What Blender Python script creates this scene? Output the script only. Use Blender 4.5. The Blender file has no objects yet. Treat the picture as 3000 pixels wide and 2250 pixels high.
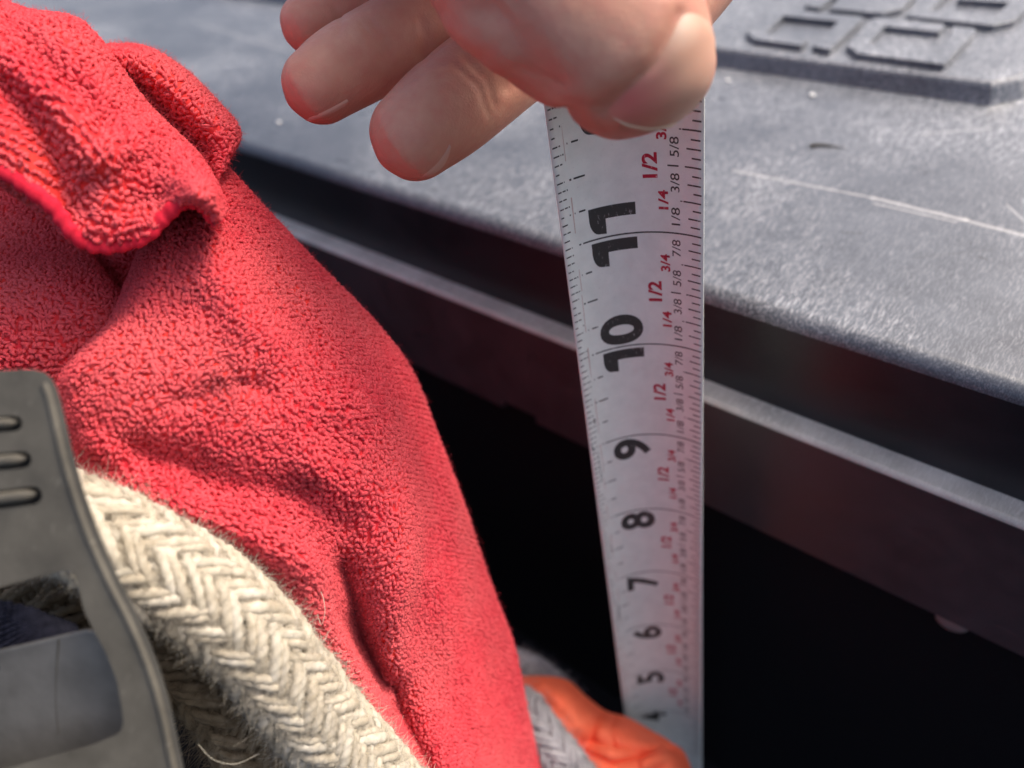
import bpy, bmesh, math, random
import numpy as np
from mathutils import Vector, Matrix, noise
from mathutils.bvhtree import BVHTree
random.seed(7); rng = np.random.default_rng(7)
SC = bpy.context.scene
COL = SC.collection
MM = 0.001
# ---------------------------------------------------------------- camera, world, sun, exposure
F_PX, CX, CY = 2253.0, 1500.0, 1125.0            # lens in photo pixels (26 mm equivalent phone camera)
def nrm(a): a = np.asarray(a, float); return a/np.linalg.norm(a)
TAPE_UP = nrm([-0.15658965, -0.7498792, -0.64277591])     # camera axes: right, down, forward
AX_X = nrm([3256.8, 1480.9, -2253.0])                     # along the rim of the bed
AX_Z = nrm(TAPE_UP - AX_X*np.dot(TAPE_UP, AX_X))          # up
AX_Y = np.cross(AX_Z, AX_X)                               # across, away from the camera
if AX_Y[2] < 0: AX_Y = -AX_Y
B3 = np.stack([AX_X, AX_Y, AX_Z])                         # camera vector -> world vector
TAPE_P8 = np.array([32.9255, 33.1086, 182.7145]); TAPE_C = np.array([23.669, -1.7642, -4.0467])
CAM_H = 4.0 - float((B3 @ (TAPE_P8 - 8*25.4*TAPE_UP))[2])
CAM = np.array([0.0, 0.0, CAM_H])
def ray(px, py):
    return B3 @ np.array([(px-CX)/F_PX, (py-CY)/F_PX, 1.0])
def at(px, py, d):                                        # a point d mm deep on the line of sight
    return CAM + ray(px, py)*d
def on(px, py, axis, val):                                # where it meets a world plane (0 x, 1 y, 2 z)
    r = ray(px, py); return CAM + r*((val-CAM[axis])/r[axis])

cam_d = bpy.data.cameras.new('camera'); cam = bpy.data.objects.new('camera', cam_d); COL.objects.link(cam)
R3 = np.stack([B3[:, 0], -B3[:, 1], -B3[:, 2]], axis=1)
cam.matrix_world = Matrix.Translation(Vector(CAM*MM)) @ Matrix(R3.tolist()).to_4x4()
cam_d.sensor_width = 36.0; cam_d.lens = F_PX/3000.0*36.0
cam_d.clip_start = 0.005; cam_d.clip_end = 50.0
cam_d.dof.use_dof = True; cam_d.dof.focus_distance = 0.128; cam_d.dof.aperture_fstop = 12.0
SC.camera = cam

SUN_EL, SUN_AZ = math.radians(54), math.radians(30)       # azimuth from +Y towards +X
world = bpy.data.worlds.new('World'); SC.world = world; world.use_nodes = True
wn = world.node_tree.nodes; wl = world.node_tree.links
sky = wn.new('ShaderNodeTexSky'); sky.sky_type = 'NISHITA'; sky.sun_disc = False
sky.sun_elevation = SUN_EL; sky.sun_rotation = SUN_AZ; sky.air_density = 0.8; sky.dust_density = 7.0; sky.ozone_density = 0.6
bgn = wn['Background']; bgn.inputs['Strength'].default_value = 0.15
wl.new(sky.outputs['Color'], bgn.inputs['Color'])
sd = bpy.data.lights.new('sun', 'SUN'); sd.energy = 1.35; sd.angle = math.radians(18); sd.color = (1.0, 0.93, 0.80)
so = bpy.data.objects.new('sun', sd); COL.objects.link(so)
to_sun = Vector((math.sin(SUN_AZ)*math.cos(SUN_EL), math.cos(SUN_AZ)*math.cos(SUN_EL), math.sin(SUN_EL)))
so.rotation_euler = (-to_sun).to_track_quat('-Z', 'Y').to_euler(); so.location = (0.3, 0.8, 1.2)
SC.view_settings.view_transform = 'Standard'; SC.view_settings.look = 'None'
SC.view_settings.exposure = 0.84; SC.view_settings.gamma = 1.0; SC.view_settings.use_curve_mapping = False
SC.render.engine = 'CYCLES'
SC.cycles.max_bounces = 8

# ---------------------------------------------------------------- helpers
def mesh_np(name, V, Fq):
    """mesh from arrays: V (n,3) mm, Fq (m,3|4) int"""
    V = np.asarray(V, np.float32); Fq = np.asarray(Fq, np.int32)
    me = bpy.data.meshes.new(name); k = Fq.shape[1]
    me.vertices.add(len(V)); me.vertices.foreach_set('co', (V*MM).ravel())
    me.loops.add(Fq.size); me.loops.foreach_set('vertex_index', Fq.ravel())
    me.polygons.add(len(Fq)); me.polygons.foreach_set('loop_start', np.arange(0, Fq.size, k, dtype=np.int32))
    me.polygons.foreach_set('loop_total', np.full(len(Fq), k, np.int32))
    me.update(calc_edges=True); me.validate(); return me
def mesh_list(name, V, Fs):
    me = bpy.data.meshes.new(name); me.from_pydata([tuple(float(c)*MM for c in v) for v in V], [], Fs); me.update(); return me
def put(name, me, mat, parent=None, smooth=True, kind=None):
    o = bpy.data.objects.new(name, me); COL.objects.link(o)
    if mat is not None:
        me.materials.clear(); me.materials.append(mat)
    if smooth: me.polygons.foreach_set('use_smooth', [True]*len(me.polygons))
    if parent is not None:
        o.parent = parent; o.matrix_parent_inverse = parent_world(parent).inverted()
    if kind: o['kind'] = kind
    return o
def parent_world(p):
    m = Matrix.Translation(p.location)
    return m
def thing(name, loc, label, cat, group=None):
    o = bpy.data.objects.new(name, None); COL.objects.link(o); o.empty_display_size = 0.01
    o.location = Vector([float(c)*MM for c in loc]); o['label'] = label; o['category'] = cat
    if group: o['group'] = group
    return o
def tag(o, label, cat, group=None):
    o['label'] = label; o['category'] = cat
    if group: o['group'] = group
    return o
def fix_normals(me):
    bm = bmesh.new(); bm.from_mesh(me); bmesh.ops.recalc_face_normals(bm, faces=bm.faces); bm.to_mesh(me); bm.free(); return me
def bevel_mesh(me, w, seg=2, ang=30):
    bm = bmesh.new(); bm.from_mesh(me); bmesh.ops.recalc_face_normals(bm, faces=bm.faces)
    es = [e for e in bm.edges if len(e.link_faces) == 2 and e.calc_face_angle(0) > math.radians(ang)]
    bmesh.ops.bevel(bm, geom=es, offset=w*MM, segments=seg, affect='EDGES', profile=0.5, clamp_overlap=True)
    bm.to_mesh(me); bm.free(); return me
def grid_faces(n, m, closed=False):
    i, j = np.meshgrid(np.arange(n-1), np.arange(m if closed else m-1), indexing='ij')
    a = i*m+j; b = i*m+(j+1) % m; c = (i+1)*m+(j+1) % m; d = (i+1)*m+j
    return np.stack([a, b, c, d], -1).reshape(-1, 4)
def crom(P, n):
    """Catmull-Rom through rows of P -> n samples"""
    P = np.asarray(P, float); k = len(P)
    Q = np.concatenate([[2*P[0]-P[1]], P, [2*P[-1]-P[-2]]])
    t = np.linspace(0, k-1-1e-9, n); i = t.astype(int); f = (t-i)
    f = f.reshape(-1, *([1]*(P.ndim-1)))
    p0, p1, p2, p3 = Q[i], Q[i+1], Q[i+2], Q[i+3]
    return 0.5*(2*p1+(p2-p0)*f+(2*p0-5*p1+4*p2-p3)*f**2+(3*p1-p0-3*p2+p3)*f**3)
def pixcurve(pts, n):
    """(px,py,depth) polyline -> smooth world curve"""
    q = crom(np.array(pts, float), n); return np.array([at(*p) for p in q])
def seg_dist(P, poly):
    """distance and signed side of 2-D points P (n,2) to a polyline"""
    best = np.full(len(P), 1e9); side = np.zeros(len(P)); poly = np.asarray(poly, float)
    for a, b in zip(poly[:-1], poly[1:]):
        ab = b-a; t = np.clip(((P-a)@ab)/(ab@ab), 0, 1); d = P-(a+t[:, None]*ab)
        dist = np.linalg.norm(d, axis=1); s = np.sign(ab[0]*d[:, 1]-ab[1]*d[:, 0])
        m = dist < best; best[m] = dist[m]; side[m] = s[m]
    return best, side
def frames(P):
    """parallel transport frames along a curve"""
    P = np.asarray(P); T = np.gradient(P, axis=0); T /= np.linalg.norm(T, axis=1)[:, None]
    n = np.cross(T[0], [0, 0, 1.0]);
    if np.linalg.norm(n) < 1e-3: n = np.array([1.0, 0, 0])
    n /= np.linalg.norm(n); N = [n]
    for i in range(1, len(P)):
        n = N[-1]-T[i]*np.dot(N[-1], T[i]); N.append(n/np.linalg.norm(n))
    N = np.array(N); return T, N, np.cross(T, N)
def tubes(paths, radii, sides):
    """paths (k,n,3), radii (k,n) -> V,F of many tubes with closed ends"""
    paths = np.asarray(paths, float); k, n, _ = paths.shape
    T = np.gradient(paths, axis=1); T /= np.maximum(np.linalg.norm(T, axis=2, keepdims=True), 1e-9)
    ref = np.where(np.abs(T[:, :1, 2:3]) > 0.85, np.array([[[1.0, 0, 0]]]), np.array([[[0, 0, 1.0]]]))
    N = np.cross(T, np.broadcast_to(ref, T.shape)); N /= np.maximum(np.linalg.norm(N, axis=2, keepdims=True), 1e-9)
    Bn = np.cross(T, N)
    a = np.arange(sides)*2*math.pi/sides
    ring = (np.cos(a)[None, None, :, None]*N[:, :, None, :]+np.sin(a)[None, None, :, None]*Bn[:, :, None, :])
    V = paths[:, :, None, :]+ring*np.asarray(radii)[:, :, None, None]
    F0 = grid_faces(n, sides, True)
    F = (F0[None]+np.arange(k)[:, None, None]*n*sides).reshape(-1, 4)
    return V.reshape(-1, 3), F

# ---------------------------------------------------------------- material helpers
def new_mat(name):
    m = bpy.data.materials.new(name); m.use_nodes = True
    nt = m.node_tree; return m, nt, nt.nodes, nt.links, nt.nodes['Principled BSDF']
def ramp(nodes, links, src, stops):
    r = nodes.new('ShaderNodeValToRGB'); e = r.color_ramp.elements
    while len(e) < len(stops): e.new(0.5)
    for el, (p, c) in zip(e, stops):
        el.position = p; el.color = (*c, 1) if len(c) == 3 else c
    links.new(src, r.inputs['Fac']); return r.outputs['Color']
def tex_noise(nodes, links, scale, detail=4, rough=0.55, vec=None, dist=0.0):
    n = nodes.new('ShaderNodeTexNoise'); n.inputs['Scale'].default_value = scale; n.inputs['Detail'].default_value = detail
    n.inputs['Roughness'].default_value = rough; n.inputs['Distortion'].default_value = dist
    if vec is not None: links.new(vec, n.inputs['Vector'])
    return n.outputs['Fac']
def mixc(nodes, links, fac, a, b, mode='MIX'):
    m = nodes.new('ShaderNodeMix'); m.data_type = 'RGBA'; m.blend_type = mode
    for sock, v in ((0, fac), (6, a), (7, b)):
        if isinstance(v, (int, float)): m.inputs[sock].default_value = v
        elif isinstance(v, tuple): m.inputs[sock].default_value = (*v, 1)
        else: links.new(v, m.inputs[sock])
    return m.outputs[2]
def mathn(nodes, links, op, a, b=None, c=None, clamp=False):
    m = nodes.new('ShaderNodeMath'); m.operation = op; m.use_clamp = clamp
    for i, v in enumerate((a, b, c)):
        if v is None: continue
        if isinstance(v, (int, float)): m.inputs[i].default_value = v
        else: links.new(v, m.inputs[i])
    return m.outputs[0]
def objvec(nodes, links, scale=(1, 1, 1), rot=(0, 0, 0)):
    """world position in metres (every mesh here is built in world space under unrotated parents)"""
    g = nodes.new('ShaderNodeNewGeometry'); mp = nodes.new('ShaderNodeMapping')
    mp.inputs['Scale'].default_value = scale; mp.inputs['Rotation'].default_value = rot
    links.new(g.outputs['Position'], mp.inputs['Vector']); return mp.outputs['Vector']
def bump(nodes, links, bsdf, h, strength, dist, prev=None):
    b = nodes.new('ShaderNodeBump'); b.inputs['Strength'].default_value = strength; b.inputs['Distance'].default_value = dist
    links.new(h, b.inputs['Height'])
    if prev is not None: links.new(prev, b.inputs['Normal'])
    links.new(b.outputs['Normal'], bsdf.inputs['Normal']); return b.outputs['Normal']
def spot_mask(nodes, links, centre, rad, wob=0.5, nscale=900):
    """soft irregular patch of colour round a fixed point of the thing (mm)"""
    v = objvec(nodes, links)
    d = nodes.new('ShaderNodeVectorMath'); d.operation = 'DISTANCE'; links.new(v, d.inputs[0])
    d.inputs[1].default_value = tuple(float(c)*MM for c in centre)
    n = tex_noise(nodes, links, nscale, 3, 0.6, v)
    k = mathn(nodes, links, 'MULTIPLY_ADD', n, wob*2, 1-wob)
    q = mathn(nodes, links, 'DIVIDE', d.outputs['Value'], rad*MM)
    q = mathn(nodes, links, 'DIVIDE', q, k)
    return mathn(nodes, links, 'SUBTRACT', 1.0, q, clamp=True)

def scuffed_plastic(name, base, scratch_col, rough, streak_gain, spec=0.5, dark=(0.02, 0.022, 0.03), metallic=0.0, patches=True, lines=()):
    m, nt, N, L, b = new_mat(name)
    streaks = None
    for k, (sc, rot, warp) in enumerate(((4600, 0.25, 0.7), (3900, 1.2, 0.9), (5200, 1.95, 0.6), (3300, 2.8, 1.0))):
        v = objvec(N, L)
        wn_ = N.new('ShaderNodeTexNoise'); wn_.inputs['Scale'].default_value = 70+25*k; wn_.inputs['Detail'].default_value = 2
        L.new(v, wn_.inputs['Vector'])
        ad = N.new('ShaderNodeVectorMath'); ad.operation = 'MULTIPLY_ADD'; L.new(wn_.outputs['Color'], ad.inputs[0])
        ad.inputs[1].default_value = (0.0045*warp,)*3; L.new(v, ad.inputs[2])
        mp = N.new('ShaderNodeMapping'); mp.inputs['Rotation'].default_value = (0, 0, rot); mp.inputs['Scale'].default_value = (1, 0.05, 0.6)
        L.new(ad.outputs[0], mp.inputs['Vector'])
        f = tex_noise(N, L, sc, 2, 0.6, mp.outputs['Vector'])
        f = mathn(N, L, 'SUBTRACT', f, 0.59); f = mathn(N, L, 'MULTIPLY', f, 12.0, clamp=True)
        streaks = f if streaks is None else mathn(N, L, 'MAXIMUM', streaks, f)
    v = objvec(N, L)
    blot = tex_noise(N, L, 60, 5, 0.62, v)
    blot2 = tex_noise(N, L, 17, 3, 0.5, v)
    area = ramp(N, L, blot2, [(0.36, (0.22,)*3), (0.62, (1,)*3)])
    amt = mathn(N, L, 'MULTIPLY', streaks, mathn(N, L, 'MULTIPLY', area, streak_gain))
    col = mixc(N, L, ramp(N, L, blot, [(0.3, (0, 0, 0)), (0.72, (1, 1, 1))]), tuple(c*0.72 for c in base), tuple(c*1.25 for c in base))
    col = mixc(N, L, amt, col, scratch_col)
    for (p, q, wid, gain, colr) in lines:          # single long scratches and mould lines, p to q in mm
        vv = objvec(N, L); p = np.asarray(p)*MM; q = np.asarray(q)*MM; dirn = (q-p)/np.linalg.norm(q-p); ln = np.linalg.norm(q-p)
        sb = N.new('ShaderNodeVectorMath'); sb.operation = 'SUBTRACT'; L.new(vv, sb.inputs[0]); sb.inputs[1].default_value = tuple(p)
        dt = N.new('ShaderNodeVectorMath'); dt.operation = 'DOT_PRODUCT'; L.new(sb.outputs[0], dt.inputs[0]); dt.inputs[1].default_value = tuple(dirn)
        tcl = mathn(N, L, 'MINIMUM', mathn(N, L, 'MAXIMUM', dt.outputs['Value'], 0.0), float(ln))
        scl = N.new('ShaderNodeVectorMath'); scl.operation = 'SCALE'; scl.inputs[0].default_value = tuple(dirn); L.new(tcl, scl.inputs['Scale'])
        ds = N.new('ShaderNodeVectorMath'); ds.operation = 'DISTANCE'; L.new(sb.outputs[0], ds.inputs[0]); L.new(scl.outputs[0], ds.inputs[1])
        wob = tex_noise(N, L, 500, 3, 0.6, vv)
        dd = mathn(N, L, 'DIVIDE', ds.outputs['Value'], mathn(N, L, 'MULTIPLY', wob, wid*2*MM))
        mk = mathn(N, L, 'SUBTRACT', 1.0, dd, clamp=True)
        col = mixc(N, L, mathn(N, L, 'MULTIPLY', mk, gain), col, colr)
    L.new(col, b.inputs['Base Color'])
    rr = ramp(N, L, blot, [(0.25, (rough-0.1,)*3), (0.75, (rough+0.12,)*3)])
    L.new(rr, b.inputs['Roughness']); b.inputs['Specular IOR Level'].default_value = spec; b.inputs['Metallic'].default_value = metallic
    hh = mathn(N, L, 'MULTIPLY_ADD', streaks, 0.12, mathn(N, L, 'ADD', mathn(N, L, 'MULTIPLY', blot, 0.5), mathn(N, L, 'MULTIPLY', tex_noise(N, L, 2200, 2, 0.5, objvec(N, L)), 0.25)))
    bump(N, L, b, hh, 0.22, 0.0002)
    return m

def fibre_mat(name, c_dark, c_light, nscale=300, sheen=0.5, trans=0.0, spots=(), rough=0.9, ntint=None, spec=0.15):
    m, nt, N, L, b = new_mat(name)
    v = objvec(N, L)
    n1 = tex_noise(N, L, nscale, 4, 0.6, v)
    col = mixc(N, L, ramp(N, L, n1, [(0.3, (0, 0, 0)), (0.7, (1, 1, 1))]), c_dark, c_light)
    if ntint:
        n2 = tex_noise(N, L, 35, 3, 0.5, v)
        col = mixc(N, L, ramp(N, L, n2, [(0.42, (0, 0, 0)), (0.66, (1, 1, 1))]), col, ntint)
    for (c, r, amt, colr) in spots:
        mk = spot_mask(N, L, c, r); col = mixc(N, L, mathn(N, L, 'MULTIPLY', mk, amt), col, colr)
    L.new(col, b.inputs['Base Color']); b.inputs['Roughness'].default_value = rough
    b.inputs['Specular IOR Level'].default_value = 0.2
    b.inputs['Sheen Weight'].default_value = sheen; b.inputs['Sheen Roughness'].default_value = 0.45
    L.new(col, b.inputs['Sheen Tint']); b.inputs['Specular IOR Level'].default_value = spec
    if trans:
        out = N['Material Output']; tr = N.new('ShaderNodeBsdfTranslucent'); L.new(col, tr.inputs['Color'])
        mx = N.new('ShaderNodeMixShader'); mx.inputs[0].default_value = trans
        L.new(b.outputs[0], mx.inputs[1]); L.new(tr.outputs[0], mx.inputs[2]); L.new(mx.outputs[0], out.inputs['Surface'])
    return m

# ================================================================ the setting: bed floor, wall, moulded rim and lid
Y_R = 132.0                                              # riser of the lid
Z_S = on(2056, 1109, 1, Y_R)[2]                          # rim strip
Y_N = on(2053, 1162, 2, Z_S)[1]                          # near edge of the strip
Z_L = on(2113, 1501, 1, Y_N)[2]                          # lower edge of the rim panel
Z_T = on(2060, 850, 1, Y_R)[2]                           # top of the lid
Y_P = on(2609, 269, 2, Z_T)[1]                           # step of the raised plate
Z_P = on(2609, 209, 1, Y_P+1.6)[2]
print('PROFILE', Y_R, Y_N, 'strip', Z_S, 'low', Z_L, 'top', Z_T, 'plate', Y_P, Z_P, 'cam', CAM_H)
XL, XR = -1100.0, 700.0
def z_on(px, py, z): p = on(px, py, 2, z); return p
white_line = (0.72, 0.70, 0.68)
def lp(x, y): return z_on(x, y, Z_T)
top_lines = [(lp(2150, 500), lp(2560, 580), 0.6, 0.4, white_line), (lp(2560, 580), lp(2830, 645), 1.0, 0.4, white_line),
             (lp(2830, 645), lp(3150, 730), 1.1, 0.35, white_line), (lp(2560, 596), lp(2800, 650), 0.5, 0.35, white_line),
             (lp(2060, 600), lp(2300, 592), 0.22, 0.6, (0.03, 0.03, 0.035)), (lp(2180, 617), lp(2640, 612), 0.2, 0.5, (0.03, 0.03, 0.035)),
             (lp(2465, 680), lp(2525, 684), 0.35, 0.9, (0.02, 0.02, 0.02)), (lp(2680, 755), lp(2910, 732), 0.2, 0.6, (0.05, 0.05, 0.05)),
             (lp(2868, 752), lp(2890, 760), 0.3, 0.9, (0.02, 0.02, 0.02)), (lp(2670, 492), lp(2750, 508), 0.3, 0.8, (0.04, 0.04, 0.04)),
             (lp(2650, 535), lp(2860, 565), 0.25, 0.5, (0.04, 0.04, 0.05)), (lp(1260, 470), lp(1420, 540), 0.3, 0.4, (0.06, 0.06, 0.07)),
             (lp(2700, 392), lp(2900, 378), 0.3, 0.5, white_line), (lp(760, 110), lp(1150, 230), 0.5, 0.25, white_line),
             (lp(560, 60), lp(840, 150), 0.6, 0.3, white_line), (lp(2950, 600), lp(3100, 740), 0.4, 0.3, white_line)]
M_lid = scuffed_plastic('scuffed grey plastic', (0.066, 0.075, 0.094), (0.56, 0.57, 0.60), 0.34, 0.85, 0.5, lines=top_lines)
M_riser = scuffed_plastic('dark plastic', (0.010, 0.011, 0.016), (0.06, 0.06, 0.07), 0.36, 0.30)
M_strip = scuffed_plastic('worn rim strip', (0.52, 0.50, 0.46), (0.95, 0.93, 0.89), 0.5, 1.0)
M_panel = scuffed_plastic('dark panel with reflection tint', (0.046, 0.031, 0.037), (0.10, 0.085, 0.09), 0.46, 0.3, 0.7)  # the towel's red reflection is put into the base colour
m_, _, N_, L_, b_ = new_mat('black bed liner'); b_.inputs['Base Color'].default_value = (0.008, 0.008, 0.010, 1); b_.inputs['Roughness'].default_value = 0.7; b_.inputs['Specular IOR Level'].default_value = 0.12
bump(N_, L_, b_, tex_noise(N_, L_, 900, 3, 0.6, objvec(N_, L_)), 0.4, 0.0004); M_black = m_

def extrude_profile(name, prof, mat, parent, x0=XL, x1=XR, close=False, nx=2):
    prof = np.array(prof, float); xs = np.linspace(x0, x1, nx)
    V = np.array([[x, p[0], p[1]] for x in xs for p in prof]); Fq = grid_faces(nx, len(prof), close)
    me = mesh_np(name, V, Fq)
    o = put(name, fix_normals(me) if close else me, mat, parent, smooth=False); return o
def arc(cx, cy, r, a0, a1, n):
    return [(cx+r*math.cos(math.radians(a)), cy+r*math.sin(math.radians(a))) for a in np.linspace(a0, a1, n)]
fl = put('bed_floor', mesh_list('bed_floor', [(XL, -700, 0), (XR, -700, 0), (XR, 160, 0), (XL, 160, 0)], [(0, 1, 2, 3)]), M_black, smooth=False); fl['kind'] = 'structure'
wl_ = put('bed_wall', mesh_list('bed_wall', [(XL, Y_N+9, 0), (XR, Y_N+9, 0), (XR, Y_N+9, Z_S-8), (XL, Y_N+9, Z_S-8)], [(0, 1, 2, 3)]), M_black, smooth=False); wl_['kind'] = 'structure'

# moulded lid (top sheet, front face, raised plate with embossed characters)
lid = thing('tailgate', (0, Y_R, Z_S), 'scuffed grey plastic tailgate cover with embossed characters, behind the hand', 'tailgate')
rr = 3.4
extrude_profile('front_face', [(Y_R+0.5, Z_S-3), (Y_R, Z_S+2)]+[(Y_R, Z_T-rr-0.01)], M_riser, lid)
extrude_profile('rounded_edge', arc(Y_R+rr, Z_T-rr, rr, 180, 90, 9), M_lid, lid)
for o in lid.children:
    o.data.polygons.foreach_set('use_smooth', [True]*len(o.data.polygons))
extrude_profile('top_sheet', [(Y_R+rr, Z_T), (1200, Z_T)], M_lid, lid)
# raised plate: near corner on the right is cut and turns away
c1 = z_on(2897, 313, Z_T); c2 = z_on(2990, 298, Z_T); c3 = np.array([c2[0]+9, c2[1]+60, Z_T])
base = [(XL, Y_P), (c1[0], Y_P), (c2[0], c2[1]+2), (c2[0]+6, c2[1]+30), (c2[0]+6, 1150), (XL, 1150)]
hgt = Z_P-Z_T
def ramp_ring(pts, inset, z):
    bm = bmesh.new(); f = bm.faces.new([bm.verts.new((p[0], p[1], 0)) for p in pts])
    n = len(pts); out = []
    for i in range(n):
        a, b_, c = np.array(pts[i-1]), np.array(pts[i]), np.array(pts[(i+1) % n])
        d1 = nrm(b_-a); d2 = nrm(c-b_); n1 = np.array([-d1[1], d1[0]]); n2 = np.array([-d2[1], d2[0]])
        k = nrm(n1+n2); out.append(b_+k*inset/max(0.3, np.dot(k, n1)))
    bm.free(); return [(p[0], p[1], z) for p in out]
V = []; rings = [(0, Z_T+0.01), (0.1, Z_T+hgt*0.08), (0.6, Z_T+hgt*0.22), (2.2, Z_T+hgt*0.8), (2.9, Z_T+hgt*0.94), (4.2, Z_P)]
for ins, z in rings: V += ramp_ring(base, ins, z)
n = len(base); Fs = [(r*n+i, r*n+(i+1) % n, (r+1)*n+(i+1) % n, (r+1)*n+i) for r in range(len(rings)-1) for i in range(n)]
Fs.append(tuple((len(rings)-1)*n+i for i in range(n)))
plate = put('raised_plate', mesh_list('raised_plate', V, Fs), M_lid, lid, smooth=False)
# embossed characters, outlines on the plate
Z_E = Z_P+2.0
def ez(x, y): return z_on(2100+x/2.458, y/2.458, Z_E)
chars = [
 [(215, 222), (262, 278), (612, 325), (660, 282), (352, 236), (480, 112), (872, 152), (690, 330), (818, 352), (1052, 135), (1052, 118), (470, 60), (390, 62)],
 [(940, 322), (1012, 382), (1645, 462), (1866, 222), (1866, 205), (1700, 186), (1690, 238), (1582, 372), (1096, 312), (1212, 186), (1600, 226), (1640, 190), (1640, 172), (1200, 122), (1120, 130)],
 [(640, 40), (740, 56), (836, -20), (1400, -160), (900, -230), (640, 20)],
 [(812, 62), (1192, 96), (1330, 60), (1440, -40), (1300, -120), (1000, -130), (880, -20)],
 [(1360, 112), (2000, 182), (2142, 148), (2240, 60), (2330, -60), (2180, -90), (2090, 30), (2000, 118), (1536, 72), (1650, -30), (1760, -100), (1640, -120), (1480, -40)],
 [(1735, -8), (2100, 14), (2170, -70), (1830, -110)],
]
for pts in chars:
    P = [ez(*p) for p in pts]; n = len(P)
    cz = np.mean(P, axis=0)
    V = [(p[0], p[1], Z_P-0.3) for p in P]+[(p[0], p[1], Z_E) for p in P]
    Fs = [(i, (i+1) % n, n+(i+1) % n, n+i) for i in range(n)]+[tuple(n+i for i in range(n))]
    me = fix_normals(mesh_list('embossed_character', V, Fs)); bevel_mesh(me, 0.35, 2, 50)
    put('embossed_character', me, M_lid, plate, smooth=False)
# rim: worn top strip, rounded near edge, glossy inner panel with a notch in its lower edge
rim = thing('bed_rim', (0, Y_N, Z_L), 'dark bed side rim with worn pale top strip, below the tailgate cover', 'bed rim')
extrude_profile('top_strip', [(Y_R+0.3, Z_S)]+[(Y_N+1.3, Z_S)], M_strip, rim)
o = extrude_profile('strip_edge', arc(Y_N+1.3, Z_S-1.3, 1.3, 90, 180, 7), M_strip, rim); o.data.polygons.foreach_set('use_smooth', [True]*len(o.data.polygons))
nx0 = on(1478, 1204, 1, Y_N)[0]; nx1 = on(1572, 1252, 1, Y_N)[0]; NH = 9.0
th = 3.0
def box(x0, x1, y0, y1, z0, z1):
    V = [(x, y, z) for x in (x0, x1) for y in (y0, y1) for z in (z0, z1)]
    return V, [(0, 1, 3, 2), (4, 6, 7, 5), (0, 4, 5, 1), (2, 3, 7, 6), (0, 2, 6, 4), (1, 5, 7, 3)]
prof = [(Y_N+th, Z_S-1.5), (Y_N, Z_S-1.3), (Y_N, Z_L)]
outl = [(XL, Z_S-1.3), (XR, Z_S-1.3), (XR, Z_L), (nx1, Z_L), (nx1, Z_L+NH*0.35), (nx0, Z_L+NH*0.35), (nx0, Z_L), (XL, Z_L)]
n = len(outl); V = [(x, Y_N, z) for x, z in outl]+[(x, Y_N+th, z) for x, z in outl]
Fs = [tuple(range(n)), tuple(range(2*n-1, n-1, -1))]+[(i, n+i, n+(i+1) % n, (i+1) % n) for i in range(n)]
put('inner_panel', bevel_mesh(fix_normals(mesh_list('inner_panel', V, Fs)), 0.35, 2, 40), M_panel, rim, smooth=False)
V, Fs = box(nx0-2, nx1+2, Y_N+th+0.5, Y_N+8.5, Z_L-1.5, Z_L-0.2)
put('notch_clip', bevel_mesh(mesh_list('notch_clip', V, Fs), 0.3), M_strip, rim, smooth=False)
# rivet half hidden by the lower edge of the panel
rc = on(2787, 1826, 1, Y_N+7.5); Vr = []; 
for k, (r, dy) in enumerate(((3.9, 1.4), (3.9, 0.6), (3.3, 0.15), (1.7, 0.0))):
    Vr += [(rc[0]+r*math.cos(a), rc[1]+dy, rc[2]+r*math.sin(a)) for a in np.linspace(0, 2*math.pi, 24, endpoint=False)]
Fs = [tuple(q) for q in grid_faces(4, 24, True)]+[tuple(72+i for i in range(24))]
m_, _, N_, L_, b_ = new_mat('dull rivet'); b_.inputs['Base Color'].default_value = (0.32, 0.25, 0.25, 1); b_.inputs['Roughness'].default_value = 0.45; b_.inputs['Metallic'].default_value = 0.3
put('rivet', fix_normals(mesh_list('rivet', Vr, Fs)), m_, rim)

# crumbs lying on the cover
m_, _, N_, L_, b_ = new_mat('dry husk'); b_.inputs['Base Color'].default_value = (0.045, 0.04, 0.035, 1); b_.inputs['Roughness'].default_value = 0.8; M_husk = m_
P = [z_on(2370, 432, Z_T), z_on(2400, 428, Z_T), z_on(2440, 432, Z_T), z_on(2478, 438, Z_T)]
V_, F_ = tubes([crom(np.array(P)+[0, 0, 0.35], 12)], [np.interp(np.linspace(0, 1, 12), [0, .1, .35, 1], [0.25, 0.75, 0.55, 0.1])], 8)
V_[:, 2] = Z_T+0.02+(V_[:, 2]-V_[:, 2].min())*0.6
h = put('seed_husk', mesh_np('seed_husk', V_, F_), M_husk); tag(h, 'small dark dry husk lying on the grey plastic cover', 'husk')
m_, _, N_, L_, b_ = new_mat('white crumb'); b_.inputs['Base Color'].default_value = (0.8, 0.8, 0.78, 1); b_.inputs['Roughness'].default_value = 0.5; M_crumb = m_
for (x, y, r, lab) in ((2379, 281, 1.0, 'white crumb near the step of the raised plate, right of the thumb'), (2133, 238, 0.9, 'pale crumb close beside the thumb on the cover'), (817, 360, 0.9, 'pale crumb on the cover left of the fingertips')):
    bm = bmesh.new(); bmesh.ops.create_icosphere(bm, subdivisions=2, radius=r*MM)
    c = z_on(x, y, Z_T)
    for v in bm.verts:
        v.co *= 1+0.35*noise.noise(v.co*1300+Vector((x, y, 0))); v.co.z = max(v.co.z*0.45, -0.3*r*MM)
        v.co += Vector((c*MM).tolist())+Vector((0, 0, 0.3*r*MM))
    me = bpy.data.meshes.new('crumb'); bm.to_mesh(me); bm.free()
    tag(put('crumb', me, M_crumb), lab, 'crumb', 'crumbs on the plastic cover')

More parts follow.
